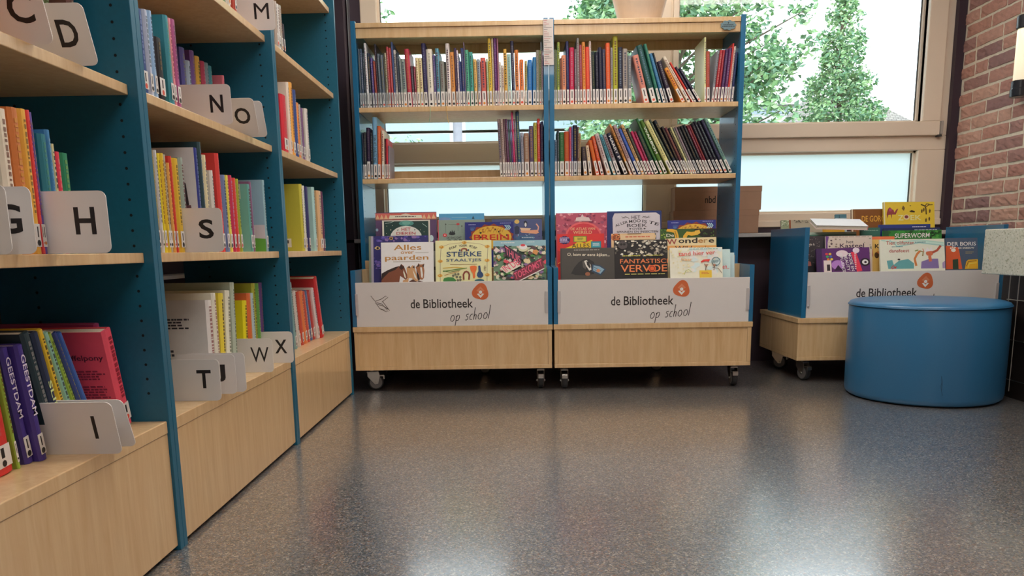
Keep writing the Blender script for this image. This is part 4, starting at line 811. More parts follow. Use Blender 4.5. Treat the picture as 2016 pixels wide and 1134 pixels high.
@A_(1118, 625, 450)
def tand(a):
    a.rect(1118, 625, 1568, 1200, 'd8dcc8').blobs(1290, 630, 1560, 860, ['c8dcd8', 'dce4d4', 'c4d8dc'], 30, 18, 36, 6).blobs(1120, 640, 1290, 860, ['e0d4b0', 'd8ccA0', 'e4dcc0'], 50, 5, 14, 16)
    a.textq('tand hier ver', (1192,700), (1505,686), (1190,664), 'c84848', .005).text('haar', 1215, 716, 1310, 738, 'd8a078', .005).bars(1280, 636, 1530, 645, '78a8a0', 1, 3).ring(1510, 748, 38, 6, '3c6870').bars(1484, 736, 1536, 762, '3c6870', 3, 1)
    a.poly([(1380,748),(1400,732),(1460,728),(1450,750),(1420,745),(1385,758)], 'd03c34').rect(1368, 824, 1472, 1000, 'e0b83c').bars(1385, 838, 1455, 858, 'b84c38', 2, 2)
    for x in (1420, 1490): a.line([(x,825),(x+5,790),(x-10,768)], 5, '503c34').line([(x+4,795),(x+22,772)], 5, '503c34').ell(x+5, 780, 10, 9, 'a07058')
    a.line([(1235,860),(1250,825),(1275,815),(1300,835)], 5, 'a8b060').line([(1480,800),(1530,810),(1560,850)], 4, '503c34')
def brein_b(w, h):
    a = brein(w, h); return a
# --- low trolley
@A_(435, 305, 400)
def night(a):
    a.rect(335, 305, 835, 1200, '38353a')
    rg_ = random.Random(8)
    for i in range(70): a.ell(rg_.uniform(436, 640), rg_.uniform(310, 560), rg_.uniform(1.5, 3.2), rg_.uniform(1.5, 3.2), 'b8b4b0', 6)
    a.bars(436, 342, 508, 356, 'c0bcb8', 1, 2).text('in de k', 485, 371, 568, 391, 'd0ccc4').line([(440,480),(470,470),(520,478)], 5, '8c2c34').poly([(480,560),(500,530),(530,540),(535,575),(490,580)], 'c07870')
@A_(575, 312, 335)
def kasteel(a):
    a.rect(575, 312, 910, 1200, 'c8bcb0').poly([(575,312),(598,315),(560,420),(575,440)], '6c4488').rect(575, 312, 588, 1200, '6c4488').bars(620, 318, 890, 324, '8c7c74', 1, 4)
    a.text('het', 724, 345, 776, 366, '38303c', .01).text('Kasteel', 676, 368, 852, 398, '34203c', .02).blobs(595, 330, 680, 400, ['5c4c50', '8c7c6c'], 10, 4, 10, 3).blobs(850, 330, 905, 480, ['98a084', '747c64'], 12, 5, 12, 5)
@A_(520, 400, 375)
def mode(a):
    a.rect(520, 400, 895, 900, '582a68').rect(520, 400, 560, 900, '3c2454')
    for i in range(8): a.ell(592+(i % 2)*24+(i//2)*5, 440+(i//2)*19, 10, 8, ['d03c40', 'e0b030', '38a060', '3c60b0', 'e08030', 'e0c040', '38a0a0', '603088'][i])
    a.rect(568, 485, 622, 800, 'd8ccc8').rect(590, 515, 612, 560, '2c2830').ell(700, 440, 42, 24, 'e8c8d0').ell(668, 520, 46, 34, 'a878c0').poly([(640,560),(670,520),(700,560)], '2c1838')
    a.poly([(762,432),(800,430),(838,566),(800,572)], 'd83850')
    def down(s_, x, y0, y1, c_, wd): a.textq(s_, (x-wd/2, y0), (x-wd/2+22, y1), (x+wd/2, y0-2), c_, .03)
    down('MODE EN', 752, 440, 566, 'f0e4ec', 22); down('BEAUTY', 722, 452, 566, 'f0e4ec', 22); down('INFLUENCER', 692, 440, 590, 'f0e4ec', 20)
    a.bars(786, 440, 800, 560, 'f0c8cc', 8, 3)
    a.ell(800, 420, 24, 20, 'd8ccdc').ell(860, 505, 34, 28, '1c1420').ell(860, 505, 22, 18, 'f0ece8').ell(862, 506, 9, 8, '2c2030')
@A_(900, 310, 180)
def cats(a):
    a.rect(900, 310, 1080, 1100, 'e8b464').rect(900, 310, 1080, 330, 'd8744c').text('K', 942, 362, 975, 392, '34281c', .02).poly([(905,400),(925,395),(930,440),(915,480)], 'b85c34').ell(955, 440, 16, 22, '54381c').poly([(950,420),(975,410),(985,440)], 'c87c3c').ell(992, 530, 14, 22, '2c2420')
@A_(1005, 270, 440)
def worm(a):
    a.rect(1005, 270, 1445, 1100, '2a7a34').blobs(1010, 272, 1440, 300, ['245c28', '38903c', '1c4c24'], 30, 8, 20, 7).poly([(1005,270),(1040,270),(1050,335),(1005,330)], '1c4c30')
    a.textq('SUPERWORM', (1090,328), (1352,326), (1092,293), 'e8e8d8', .025).blobs(1355, 275, 1440, 340, ['1c3c24', '4c9c44'], 12, 6, 16, 3)
@A_(975, 345, 465)
def olifant(a):
    a.rect(975, 345, 1440, 1000, 'd4dcc8')
    for k in range(3): a.line([(985+k*30, 350), (1100, 368+k*14), (1260, 352+k*10), (1435, 375+k*10)], 9, ['a4ccc0', 'b8d8cc', '98c4bc'][k])
    a.text('Tien olifanten', 1020, 357, 1222, 384, 'a84430', .02).bars(1228, 365, 1305, 375, '3c6c74', 1, 2).bars(1060, 397, 1140, 405, '3c7c84', 1, 3).text('dansfeest', 1040, 416, 1184, 440, 'a03c38', .03)
    a.line([(1232,540),(1222,490),(1240,455),(1262,432)], 16, 'c87c44').line([(1262,432),(1285,440),(1280,470)], 9, '8c7c44').line([(1225,432),(1250,425)], 8, '7c8c4c')
    a.poly([(1020,500),(1060,495),(1070,530),(1110,500),(1175,490),(1215,520),(1215,560),(1030,560)], '5c9ca0').poly([(1270,510),(1330,490),(1390,490),(1395,560),(1265,560)], '7c6ca0').poly([(1420,520),(1445,505),(1500,520),(1500,560),(1420,560)], '9c8cb0')
    a.ell(1330, 450, 26, 20, 'c46c4c').line([(1330,470),(1335,510)], 22, 'c46c4c').line([(1350,445),(1385,430),(1412,395)], 16, 'a8503c').poly([(1290,412),(1300,430),(1315,405),(1330,425),(1345,400),(1352,432),(1296,440)], 'e8d8dc').line([(1290,440),(1282,415)], 5, 'c46c4c').ell(1108, 492, 10, 6, '24201c').line([(1050,555),(1065,535),(1085,558)], 6, 'b83c3c').line([(1055,560),(1090,545)], 6, 'b83c3c')
@A_(1440, 330, 235)
def boris(a):
    a.rect(1440, 330, 1675, 1000, '46566c').poly([(1440,385),(1535,400),(1560,560),(1440,560)], 'd05c34').text('DER BORIS', 1453, 360, 1662, 388, 'e4e0d4', .04).text('DE SNEEUW', 1532, 398, 1650, 411, 'd8d4c8', .03)
    a.ell(1497, 420, 17, 14, 'f0d8cc').ell(1478, 405, 6, 6, 'f0d8cc').ell(1492, 398, 6, 6, 'f0d8cc').ell(1508, 400, 6, 6, 'f0d8cc').bars(1585, 432, 1650, 452, '8c8464', 2, 3).poly([(1490,490),(1530,485),(1532,560),(1490,560)], '2c4030')
    a.poly([(1578,560),(1590,505),(1605,492),(1700,490),(1690,560)], 'e0a828').line([(1590,540),(1605,505),(1665,500)], 6, '7c5c20').line([(1600,555),(1612,520),(1665,516)], 5, 'f0cc60')
@A_(988, 68, 385)
def zoek(a):
    a.rect(988, 68, 1373, 900, 'd8bc38').rect(988, 68, 998, 900, 'd8d0b0').text('Z', 1095, 168, 1138, 210, 'e8dca0', .04).ell(1160, 185, 24, 20, 'e0c8a0').ell(1160, 183, 14, 12, '7c3438').text('EK', 1190, 168, 1272, 208, 'e8dca0', .04)
    a.poly([(1012,150),(1020,122),(1035,108),(1050,125),(1062,128),(1068,150),(1085,125),(1098,120),(1092,135),(1078,165),(1050,165),(1048,198),(1040,165),(1022,168),(1016,195),(1010,165)], '8c3c40').rect(1028, 118, 1048, 140, 'a84878')
    a.line([(1310,165),(1308,120),(1300,100),(1270,88)], 9, '3c2c1c').line([(1306,110),(1330,92),(1360,90)], 6, '3c2c1c').line([(1302,105),(1312,84),(1335,86)], 6, '3c2c1c').poly([(1180,140),(1200,132),(1225,140),(1222,150),(1195,148)], '3c301c').poly([(1125,120),(1135,95),(1150,115),(1140,138)], '6c5428')
    for x, y in ((1270,135),(1285,125),(1330,135),(1300,205),(1325,195)): a.poly([(x,y),(x+8,y-14),(x+14,y),(x+10,y+18),(x+2,y+18)], '5c4420')
    a.ell(1190, 98, 6, 3, '5c5028')
@A_(745, 120, 290)
def gorgel(a):
    a.rect(745, 120, 1035, 900, '7c4c20').rect(745, 120, 756, 900, 'd0c4ac').rect(768, 130, 771, 900, 'a87c48').text('DE GORGEL', 820, 170, 1030, 214, 'dca440', .03)
@A_(145, 195, 500)
def woods(a):
    a.rect(145, 195, 645, 900, 'a8a08c').rect(145, 195, 260, 900, '8c9878').blobs(150, 197, 240, 270, ['c8d0b8', '5c7050', '9cac84', 'e0e4cc'], 40, 4, 10, 6).rect(240, 195, 262, 400, '8c4c2c').blobs(300, 197, 560, 230, ['3c3830', '6c6458', '8c8878'], 26, 5, 12, 3)
@A_(660, 150, 150)
def tower(a):
    a.rect(660, 150, 810, 900, '4c7c8c').rect(660, 200, 810, 900, 'b8c8d0').poly([(700,200),(712,190),(710,162),(718,162),(716,190),(735,200)], '20303c')

# cover faces of books in the wall bookcases
@A_(0, 0, 100)
def textback(a): a.bars(30, 22, 80, 36, '3c3a40', 4, 3).bars(30, 60, 58, 84, '3c3a40', 5, 4)
@A_(0, 0, 100)
def knuffel(a):
    a.text('knuffelpony', 44, 26, 94, 34, '4c1828', .01).bars(48, 44, 96, 56, '8c2c40', 4, 2).bars(50, 62, 96, 78, '8c2c40', 5, 5)
    a.poly([(64,88),(67,80),(74,78),(82,86),(94,92),(99,100),(99,112),(60,112)], '4c3c38').poly([(66,86),(70,81),(74,88)], 'c8b0a8')
@A_(0, 0, 100)
def lady(a):
    a.rect(0, 0, 100, 140, 'dcd0d0').poly([(62,34),(78,30),(88,40),(90,64),(82,66),(78,48),(66,42)], '34242c').poly([(64,42),(78,48),(76,62),(64,60)], 'd8b8a0').poly([(50,38),(64,70),(70,98),(56,100),(44,64)], '8c2c38').poly([(70,66),(92,64),(96,108),(74,110)], '6c4048').poly([(48,100),(74,98),(70,124),(46,120)], 'd05c88')
@A_(0, 0, 100)
def flower(a):
    a.rect(0, 0, 100, 120, '78b0a8').poly([(0,0),(90,0),(90,22),(0,14)], 'c8c8b4').ell(62, 12, 9, 9, 'e0b898').rect(20, 28, 70, 38, '20384c').ell(60, 52, 10, 14, 'e0d0a0').ring(50, 74, 14, 4, '4c8c38').ell(50, 74, 7, 7, 'e8e0b0').ell(44, 92, 5, 5, 'd8c850').ring(52, 104, 7, 3, '284050').ell(24, 52, 6, 8, '284c4c')
@A_(0, 0, 100)
def meadow(a):
    a.rect(0, 0, 100, 75, '90b4c4').rect(0, 70, 100, 96, 'c8c4c8').poly([(0,96),(50,88),(100,92),(100,130),(0,130)], '5ca040').bars(30, 28, 70, 50, '50707c', 4, 3)
@A_(0, 0, 100)
def lime(a): a.bars(10, 10, 60, 13, '5c5c20', 1, 2).rect(38, 100, 78, 116, 'd8d0c4').bars(42, 103, 74, 113, '3c3438', 1, 8).bars(40, 88, 70, 90, '5c5c20', 1, 3)
@A_(0, 0, 100)
def creamtext(a): a.bars(50, 40, 96, 62, '6c5a48', 3, 3)

# ------------------------------------------------------------------ put the pieces in place
W_ = {}
trolley_row('AT', "left trolley's top shelf", 'books on the upper shelf of the left trolley')
trolley_row('BT', "right trolley's top shelf", 'books on the upper shelf of the right trolley')
trolley_row('AM', "left trolley's lower shelf", 'books on the lower shelf of the left trolley',
    {4: dict(title=('TOEN HET OORLOG WAS', '1c2430', .27, .72)), 2: dict(sticker=LABEL, lab=(.004, .085))})
trolley_row('BM', "right trolley's lower shelf", 'books on the lower shelf of the right trolley',
    {16: dict(title=('HARRY P', 'd8d4cc', .38, .93), label='leaning navy book with large white spine capitals on the right trolley lower shelf'),
     26: dict(title=('WARBOM', 'ecd8d8', .38, .88), label='leaning green book with pinkish capitals WARBOM on the right trolley lower shelf')})
wall_row('L0U', 1.012, 'near bookcase, C and D level', 'books behind the C and D cards')
wall_row('L0S', .670, 'near bookcase, G and H level', 'books behind the G and H cards', {0: dict(front=creamtext)})
wall_row('L0B', .302, 'near bookcase, bottom level', 'books behind the I card', {2: dict(title=('GEESTDAM', 'd0c8e8', .40, .92)), 3: dict(title=('GEESTDAM', 'd0c8e8', .40, .92)), 5: dict(title=('SLIMS', 'c8d890', .25, .6)), 11: dict(front=knuffel)})
wall_row('L1T', 1.352, 'middle bookcase, M level', 'books behind the M card')
wall_row('L1U', 1.012, 'middle bookcase, N and O level', 'books behind the N and O cards')
wall_row('L1S', .670, 'middle bookcase, S level', 'books behind the S card', {9: dict(front=lady), 19: dict(front=flower), 21: dict(front=meadow)})
wall_row('L1B', .302, 'middle bookcase, bottom level', 'books behind the T and W cards', {0: dict(front=textback)})
wall_row('L2U', 1.352, 'far bookcase, topmost filled level', 'books near the top of the far bookcase')
wall_row('L2M', 1.012, 'far bookcase, upper middle level', 'books on the upper middle shelf of the far bookcase')
wall_row('L2S', .670, 'far bookcase, lower middle level', 'books on the lower middle shelf of the far bookcase', {1: dict(front=lime)})
wall_row('L2B', .302, 'far bookcase, bottom level', 'red and white books at the bottom of the far bookcase')

for (ch, y, xr, z, le, lb) in CARDS: card(ch, y, xr, z, le, lb)

def trays(t, x0, x1, ys, C_=False):
    pass
def tray_ab(t, a, b):
    MB().prism([(3.605, .3164), (3.605, .4195), (3.7442, .4195), (3.7442, .3164)], 'x', a, b, WOOD).build('inner_tray', t)
    MB().prism([(3.7578, .3164), (3.7578, .4995), (3.7955, .4995), (3.7955, .5495), (3.834, .5495), (3.834, .3164)], 'x', a, b, WOOD).build('inner_tray', t)
    MB().prism([(3.8475, .3164), (3.8475, .5495), (4.178, .5495), (4.178, .3164)], 'x', a, b, WOOD).build('inner_tray', t)
for t, a_, b_ in ((TA, XA0, XA1), (TB, XC0, XC1)): tray_ab(t, a_+.0235, b_-.0235)
def pb(label, x, z, w, yt, yb, zb, col, art=None, th=.011, group=None, roll=0., yaw=0.):
    if group == GR_C and yb < 3.95: yt += .016; yb += .016
    H = z - zb - .003; tilt = math.degrees(math.atan2(yt-yb, H)); h = H/math.cos(R(tilt))
    t = empty('picture_book', (x, yb, zb+.0006+th*math.sin(R(tilt))+max(0, w*math.sin(R(roll)))), label=label, cat='book', group=group)
    t.rotation_euler = (Matrix.Rotation(R(yaw), 4, 'Z') @ Matrix.Rotation(-R(tilt), 4, 'X') @ Matrix.Rotation(R(roll), 4, 'Y')).to_euler()
    m = ink(col, .30)
    MB().box(0, 0, 0, w, .0022, h, m).box(0, th-.0022, 0, w, th, h, m).box(0, .0022, 0, .0022, th-.0022, h, m).build('cover', t, bevel=.0005)
    MB().box(.0024, .0023, .002, w-.003, th-.0023, h-.003, PAGES).build('pages', t)
    if art: art(w, h).mb.build('cover_print', t)
    return t
F_, M_, R_ = .42, .50, .55
pb('cream picture book Alles over paarden with three horse heads', -.632, .704, .245, 3.66, 3.612, F_, 'f0e8da', paarden, .014, GR_A)
pb('cream picture book Sterke Staaltjes with gold bells and an orange spatula', -.377, .709, .262, 3.66, 3.612, F_, 'f0d6a4', sterke, .014, GR_A)
pb('busy comic style picture book Thuis in de Toekomst with pink lettering', -.106, .7055, .246, 3.66, 3.612, F_, '3c3c40', thuis, .012, GR_A)
pb('dark blue and violet picture book with an eye, behind the horse book', -.699, .736, .281, 3.72, 3.668, F_, '2c2a6c', owl, .012, GR_A)
pb('dark book with small photos showing between the horse and Sterke Staaltjes books', -.408, .70, .05, 3.70, 3.650, F_, '2c2824', filmstrip, .010, GR_A)
pb('dark green Het Dieren book with a pale round pond, cream border', -.646, .812, .231, 3.80, 3.7615, M_, 'd4d0c4', dieren, .010, GR_A)
pb('mauve picture book with a red triangle band behind the Het Dieren book', -.682, .851, .297, 3.83, 3.799, R_, '5c4468', circus, .008, GR_A)
pb('grey-green De Dag Dat book with red flowers and a black duck', -.378, .810, .229, 3.815, 3.776, M_, '84968c', dedag, .009, GR_A)
pb('light blue book with a tiny boat behind the De Dag Dat book', -.376, .843, .222, 3.862, 3.8500, R_, '5aa4d0', boat, .008, GR_A)
pb('dark blue BREIN book in the left trolley, yellow brain above red lettering', -.244, .797, .234, 3.778, 3.7595, M_, '28307c', brein, .010, GR_A)
pb('slate blue book with a penguin and a pale ship, right of BREIN', -.116, .811, .245, 3.845, 3.818, R_, '48527c', sea, .008, GR_A)
pb('pink De Atlas van de Wereld book with a red circle and palace', .197, .835, .248, 3.832, 3.812, R_, 'b4566c', atlas, .012, GR_B)
pb('bright red ALLES book with a yellow burst and navy badge', .198, .733, .224, 3.745, 3.700, F_, 'cc2c2c', alles, .010, GR_B)
pb('dark brown picture book with a badger reading, O kom er eens kijken', .208, .665, .252, 3.66, 3.612, F_, '3e3a35', badger, .012, GR_B)
pb('navy bordered grey book Het Allermooiste Boek over spinnen en insecten', .446, .840, .264, 3.832, 3.812, R_, '26366c', mooiste, .014, GR_B)
pb('peach book with a tiger and a banner behind the Fantastisch Vervoer book', .455, .731, .214, 3.735, 3.690, F_, 'dcb88c', tiger, .009, GR_B)
pb('black book with orange letters Fantastisch Vervoer', .462, .699, .250, 3.68, 3.634, F_, '1e1b1c', fantas, .012, GR_B)
pb('green and black De Wondere book with a yellow snake', .690, .749, .268, 3.745, 3.706, F_, '385428', wonder, .010, GR_B)
pb('dark blue book with a yellow brain in the right trolley, behind the snake book', .735, .791, .232, 3.800, 3.7650, M_, '28307c', brein_b, .010, GR_B)
pb('pale picture book with red handwriting tand hier ver and a yellow block', .720, .660, .245, 3.66, 3.614, F_, 'd8dcc8', tand, .010, GR_B)
pb('pale blue and green book peeking out right of the tand hier ver book', .806, .650, .204, 3.69, 3.644, F_, 'c8d8c8', lambda w, h: Art(0, 0, 100, w, h).rect(0, 0, 100, 100, 'b8d0d0').rect(0, 90, 100, 140, '98a848').text('en..', 82, 38, 97, 46, 'c84040'), .010, GR_B)
pb('pale thin book farthest right in the front row of the right trolley', .850, .634, .186, 3.71, 3.672, F_, 'b8d0d4', None, .008, GR_B)

# ------------------------------------------------------------------ low trolley on the right
TC = empty('low_book_trolley', (0, 0, 0), label='low wheeled book trolley with blue sides at the right, behind the round pouf', cat='book trolley')
CX0, CX1, CY0, CY1 = 1.350, 2.342, 3.70, 4.285
box_base(TC, CX0, CX1, CY0, CY1)
for xa in (CX0+.018, CX1-.040):
    MB().prism([(CY0+.012, .3162), (CY0+.012, .745), (4.21, .745), (4.21, .3162)], 'x', xa, xa+.022, BLUE).build('side_panel', TC, bevel=.001)
sign_board(TC, CX0+.041, CX1-.041, .3165, .534, CY0+.010, 23.5)
ca, cb = CX0+.0415, CX1-.0415
MB().prism([(3.721, .3164), (3.721, .4195), (3.845, .4195), (3.845, .4795), (3.975, .4795), (3.975, .3164)], 'x', ca, cb, WOOD).build('inner_tray', TC)
MB().prism([(3.99, .3164), (3.99, .5495), (4.185, .5495), (4.185, .3164)], 'x', ca, cb, WOOD).build('inner_tray', TC)
MB().box(ca, 3.9765, .3164, cb, 3.9885, .64, WOOD).build('divider', TC)
MB().box(ca, 4.188, .3164, cb, 4.20, .66, WOOD).build('rear_board', TC)
for (cx, cy, an) in ((CX0+.07, 3.82, .35), (CX1-.07, 3.80, -.4), (CX0+.07, 4.19, .9), (CX1-.07, 4.19, 0)): caster(TC, cx, cy, an)
pb('purple MODE EN BEAUTY book with colour dots, tilted in the low trolley', 1.452, .644, .256, 3.76, 3.712, F_, '582a68', mode, .012, GR_C, roll=-1.0)
pb('pale picture book Tien olifanten with purple and orange animals', 1.756, .683, .310, 3.77, 3.714, F_, 'd4dcc8', olifant, .012, GR_C)
pb('grey-blue picture book with a white paw print and yellow boat', 2.088, .686, .155, 3.80, 3.752, F_, '46566c', boris, .012, GR_C)
pb('beige Kasteel book with purple spine above the tilted purple book', 1.507, .704, .224, 3.80, 3.752, F_, 'c8bcb0', kasteel, .012, GR_C)
pb('orange book with cats and a letter K, left of Tien olifanten', 1.725, .699, .125, 3.82, 3.776, F_, 'e8b464', cats, .010, GR_C)
pb('dark starry book with small red figure beside the blue side panel', 1.392, .706, .215, 3.828, 3.785, F_, '38353a', night, .012, GR_C)
pb('bright green picture book with slanted white capitals in the low trolley', 1.803, .727, .285, 3.84, 3.797, F_, '2a7a34', worm, .012, GR_C)
pb('dark blue book just behind the bright green one in the low trolley', 1.826, .740, .28, 3.89, 3.862, .48, '1c2a50', lambda w, h: Art(0, 0, 100, w, h).rect(0, 0, 100, 100, '22305c').bars(55, 3, 95, 6, 'b0b8d0', 1, 2), .010, GR_C)
pb('royal blue book with tiny white title at the back of the low trolley', 1.816, .758, .257, 3.92, 3.886, .48, '223478', lambda w, h: Art(0, 0, 100, w, h).rect(0, 0, 100, 100, '283c80').bars(65, 4, 92, 7, 'c8ccdc', 1, 3), .010, GR_C)
pb('teal green book left of the royal blue one in the low trolley', 1.715, .744, .10, 3.90, 3.866, .48, '2c5c54', lambda w, h: Art(0, 0, 100, w, h).rect(0, 0, 100, 120, '34685c').bars(20, 12, 90, 17, '98b8a8', 1, 3), .010, GR_C)
pb('green and white book under the flat pink-edged book', 1.392, .725, .31, 3.91, 3.872, .48, '5c8878', lambda w, h: Art(0, 0, 100, w, h).rect(0, 0, 100, 60, 'a8c0b0').rect(0, 4, 100, 14, '50806c').blobs(5, 12, 95, 40, ['d8d0c8', '7c6c74', 'c8a8b0'], 18, 4, 9, 4), .012, GR_C)
pb('book with a woodland pattern at the left rear of the low trolley', 1.392, .792, .215, 4.13, 4.075, .55, 'a8a08c', woods, .012, GR_C)
pb('mustard yellow book behind the flat book in the low trolley', 1.592, .790, .14, 4.15, 4.10, .55, 'c89c30', None, .010, GR_C)
pb('small blue book with a dark tower silhouette, left of the brown one', 1.690, .820, .060, 4.17, 4.118, .55, '4c7c8c', tower, .010, GR_C)
pb('brown picture book with golden capitals at the rear of the low trolley', 1.755, .843, .205, 4.125, 4.072, .55, '7c4c20', gorgel, .012, GR_C)
pb('yellow ZOEK book with a camel and a bare tree', 1.905, .873, .262, 4.10, 4.035, .55, 'd8bc38', zoek, .014, GR_C, roll=.6)
ft = empty('picture_book', (1.475, 3.86, .738), label='closed book lying flat with pinkish top across the low trolley', cat='book', group=GR_C)
ft.rotation_euler = (R(13), R(2), R(-9))
MB().box(0, 0, 0, .24, .17, .002, ink('d8b8bc')).box(0, 0, .018, .24, .17, .020, ink('e8d4d8', .25)).box(.238, 0, .002, .24, .17, .018, ink('c86878')).build('cover', ft, bevel=.0005)
MB().box(.002, .003, .0022, .2378, .167, .0178, PAGES).build('pages', ft)

# ------------------------------------------------------------------ cardboard boxes on the sill
CARDB = plain('corrugated_cardboard', lin('bc967c'), .85, var=.05, scale=14)
TAPE = plain('cardboard_flap_shadow_line', lin('6c5444'), .9)
for (x0, x1, z0, z1, lb, prt) in ((.868, 1.336, .7322, .857, 'lower of two flat cardboard boxes stacked on the window sill', False), (.874, 1.347, .8574, .985, 'upper of two cardboard boxes on the window sill, with small dark print', True)):
    t = empty('cardboard_box', ((x0+x1)/2, 4.385, z0), label=lb, cat='box')
    hw = (x1-x0)/2; H = z1-z0
    MB().box(-hw, -.058, 0, hw, .058, H-.003, CARDB).build('carton', t, bevel=.002)
    MB().box(-hw-.001, -.059, H-.0029, hw+.001, .059, H, CARDB).box(-hw-.0014, -.0594, H-.03, hw+.0014, -.0581, H-.001, CARDB).build('lid_flap', t, bevel=.0008)
    if prt:
        a = Art(0, 0, 47.3, .473, H); a.text('nbd', 16.5, 5.0, 22.2, 8.9, '201a18', .01); o = a.mb.build('box_print', t); o.location = (-hw, -.0597, 0)

# ------------------------------------------------------------------ round pouf
PF = plain('blue_leatherette', lin('326f9a'), .33, var=.03, scale=220, spec=.55)
pt = empty('pouf', (1.790, 3.372, 0), label='large round blue leatherette pouf standing on the floor in front of the low trolley', cat='pouf')
PR, PH = .314, .424
MB().lathe([(PR-.012, .006), (PR-.003, .014), (PR, .03), (PR+.001, .18), (PR, PH-.030), (PR-.003, PH-.0225)], (0, 0, 0), PF, 96).build('side_cover', pt, smooth=True)
prof = [(PR-.004, PH-.022), (PR+.002, PH-.020), (PR+.001, PH-.017), (PR-.006, PH-.009), (PR-.025, PH-.003), (PR-.07, PH), (PR-.18, PH+.002), (.02, PH+.002)]
MB().lathe(prof, (0, 0, 0), PF, 96).build('seat_top', pt, smooth=True)
MB().tube([((PR+.0015)*math.cos(2*PI*i/96), (PR+.0015)*math.sin(2*PI*i/96), PH-.022) for i in range(97)], .0028, PF, 8).build('piping', pt, smooth=True)
MB().lathe([(PR-.02, .0005), (PR-.014, .006)], (0, 0, 0), BLACK, 64).build('base_plate', pt)
g_ = MB(); a = Art(0, 0, 10, .03, .09); a.line([(2,2),(3,10),(2.2,16),(4,24),(5,28)], .35, '1c2c3c').line([(2.6,5),(4,13),(3.6,20)], .3, '1c2c3c')
o = a.mb.build('scuff_mark', pt); an = math.atan2(-.96, -.28); o.location = ((PR+.0025)*math.cos(an), (PR+.0025)*math.sin(an), .05); o.rotation_euler = (0, 0, an+PI/2)

# ------------------------------------------------------------------ stone topped counter at the right edge
TERR, nt, b = newmat('speckled_stone_top')
tx = N(nt, 'ShaderNodeTexCoord'); vo = N(nt, 'ShaderNodeTexVoronoi', Scale=150.); nt.links.new(tx.outputs['Object'], vo.inputs['Vector'])
s_ = N(nt, 'ShaderNodeSeparateColor'); nt.links.new(vo.outputs['Color'], s_.inputs[0])
cr = N(nt, 'ShaderNodeValToRGB'); cr.color_ramp.interpolation = 'CONSTANT'; e = cr.color_ramp.elements
e[0].position = 0; e[0].color = (*lin('a8a88e'), 1); e[1].position = .10; e[1].color = (*lin('d8d6c4'), 1)
q = e.new(.5); q.color = (*lin('cfcfbc'), 1); q = e.new(.86); q.color = (*lin('c4c4ac'), 1); q = e.new(.95); q.color = (*lin('e4e2d4'), 1)
nt.links.new(s_.outputs[0], cr.inputs[0]); nt.links.new(cr.outputs[0], b.inputs['Base Color']); b.inputs['Roughness'].default_value = .3
ct = empty('counter', (2.25, 3.53, 0), label='dark counter with a thick pale speckled stone top at the right edge', cat='counter')
MB().prism([(-.21, -.95), (-.21, -.11), (.185, -.11), (.185, -.95)], 'z', .527, .718, TERR).build('stone_top', ct, bevel=.004)
DBR = plain('dark_brown_panel', lin('2c2320'), .45)
MB().box(-.125, -.93, 0, .18, -.13, .5268, DBR).build('cabinet_body', ct, bevel=.002)
rk = MB()
for yy in (-.20, -.26): rk.tube([(-.1365, yy, .03), (-.1365, yy, .522)], .0022, METAL)
for z in (.08, .25, .42): rk.tube([(-.1365, -.19, z), (-.1365, -.40, z)], .0018, METAL); rk.tube([(-.126, -.20, z), (-.1365, -.20, z)], .0018, METAL)
rk.build('wire_rack', ct)

# ------------------------------------------------------------------ wall lamp
lt_ = empty('wall_lamp', (2.400, 3.85, 1.340), label='tubular glowing wall lamp with a black cap on the brick wall', cat='lamp')
MB().lathe([(.037, 0), (.040, .004), (.040, .034), (.037, .040), (.037, .070), (.034, .074)], (0, 0, 0), plain('black_lamp_cap', (.02, .022, .028), .25), 32).build('lamp_cap', lt_, bevel=0)
tb = bpy.data.materials.new('glowing_lamp_tube'); tb.use_nodes = True; pb_ = tb.node_tree.nodes['Principled BSDF']
pb_.inputs['Base Color'].default_value = (.85, .78, .62, 1); pb_.inputs['Emission Color'].default_value = (1, .86, .60, 1); pb_.inputs['Emission Strength'].default_value = .75; pb_.inputs['Roughness'].default_value = .2
MB().lathe([(.031, .0742), (.031, .30), (.029, .305)], (0, 0, 0), tb, 32).build('lamp_tube', lt_, smooth=True)
MB().lathe([(.034, .3052), (.037, .310), (.037, .36), (.034, .365)], (0, 0, 0), plain('black_lamp_cap', (.02, .022, .028), .25), 32).build('lamp_cap', lt_)
MB().box(.028, -.012, .02, XB-2.400+.004, .012, .05, METAL).build('wall_bracket', lt_)

# ------------------------------------------------------------------ planter on top, ribbons
pl = empty('planter', (.6225, 4.03, 1.7274), label='pale tapered planter standing on top of the right trolley', cat='planter')
PLM = plain('beige_planter', lin('d8c4b0'), .5)
prof = [(.092, 0), (.097, .002), (.180, .30), (.186, .302), (.186, .318), (.176, .318), (.170, .30), (.088, .012)]
MB().lathe(prof, (0, 0, 0), PLM, 48).build('pot', pl, smooth=False)
MB().lathe([(.163, .282), (.001, .285)], (0, 0, 0), plain('soil', (.03, .02, .015), .95), 48).build('soil', pl)
for (x, z1, x2, z0, c, w_) in ((-.402, 1.3455, -.408, 1.273, '8cb490', 'pale green'), (-.324, 1.3455, -.316, 1.265, 'd8b060', 'golden')):
    o = MB().tube([(x, 3.884, 1.3475), (x, 3.868, 1.3475), (x, 3.8635, 1.344), (x+.001, 3.8632, 1.325), (x2, 3.8632, z0)], .0013, ink(c), 6).build('bookmark_ribbon')
    tag(o, '%s bookmark ribbon hanging over the edge of the left trolley upper shelf' % w_, 'bookmark ribbon')

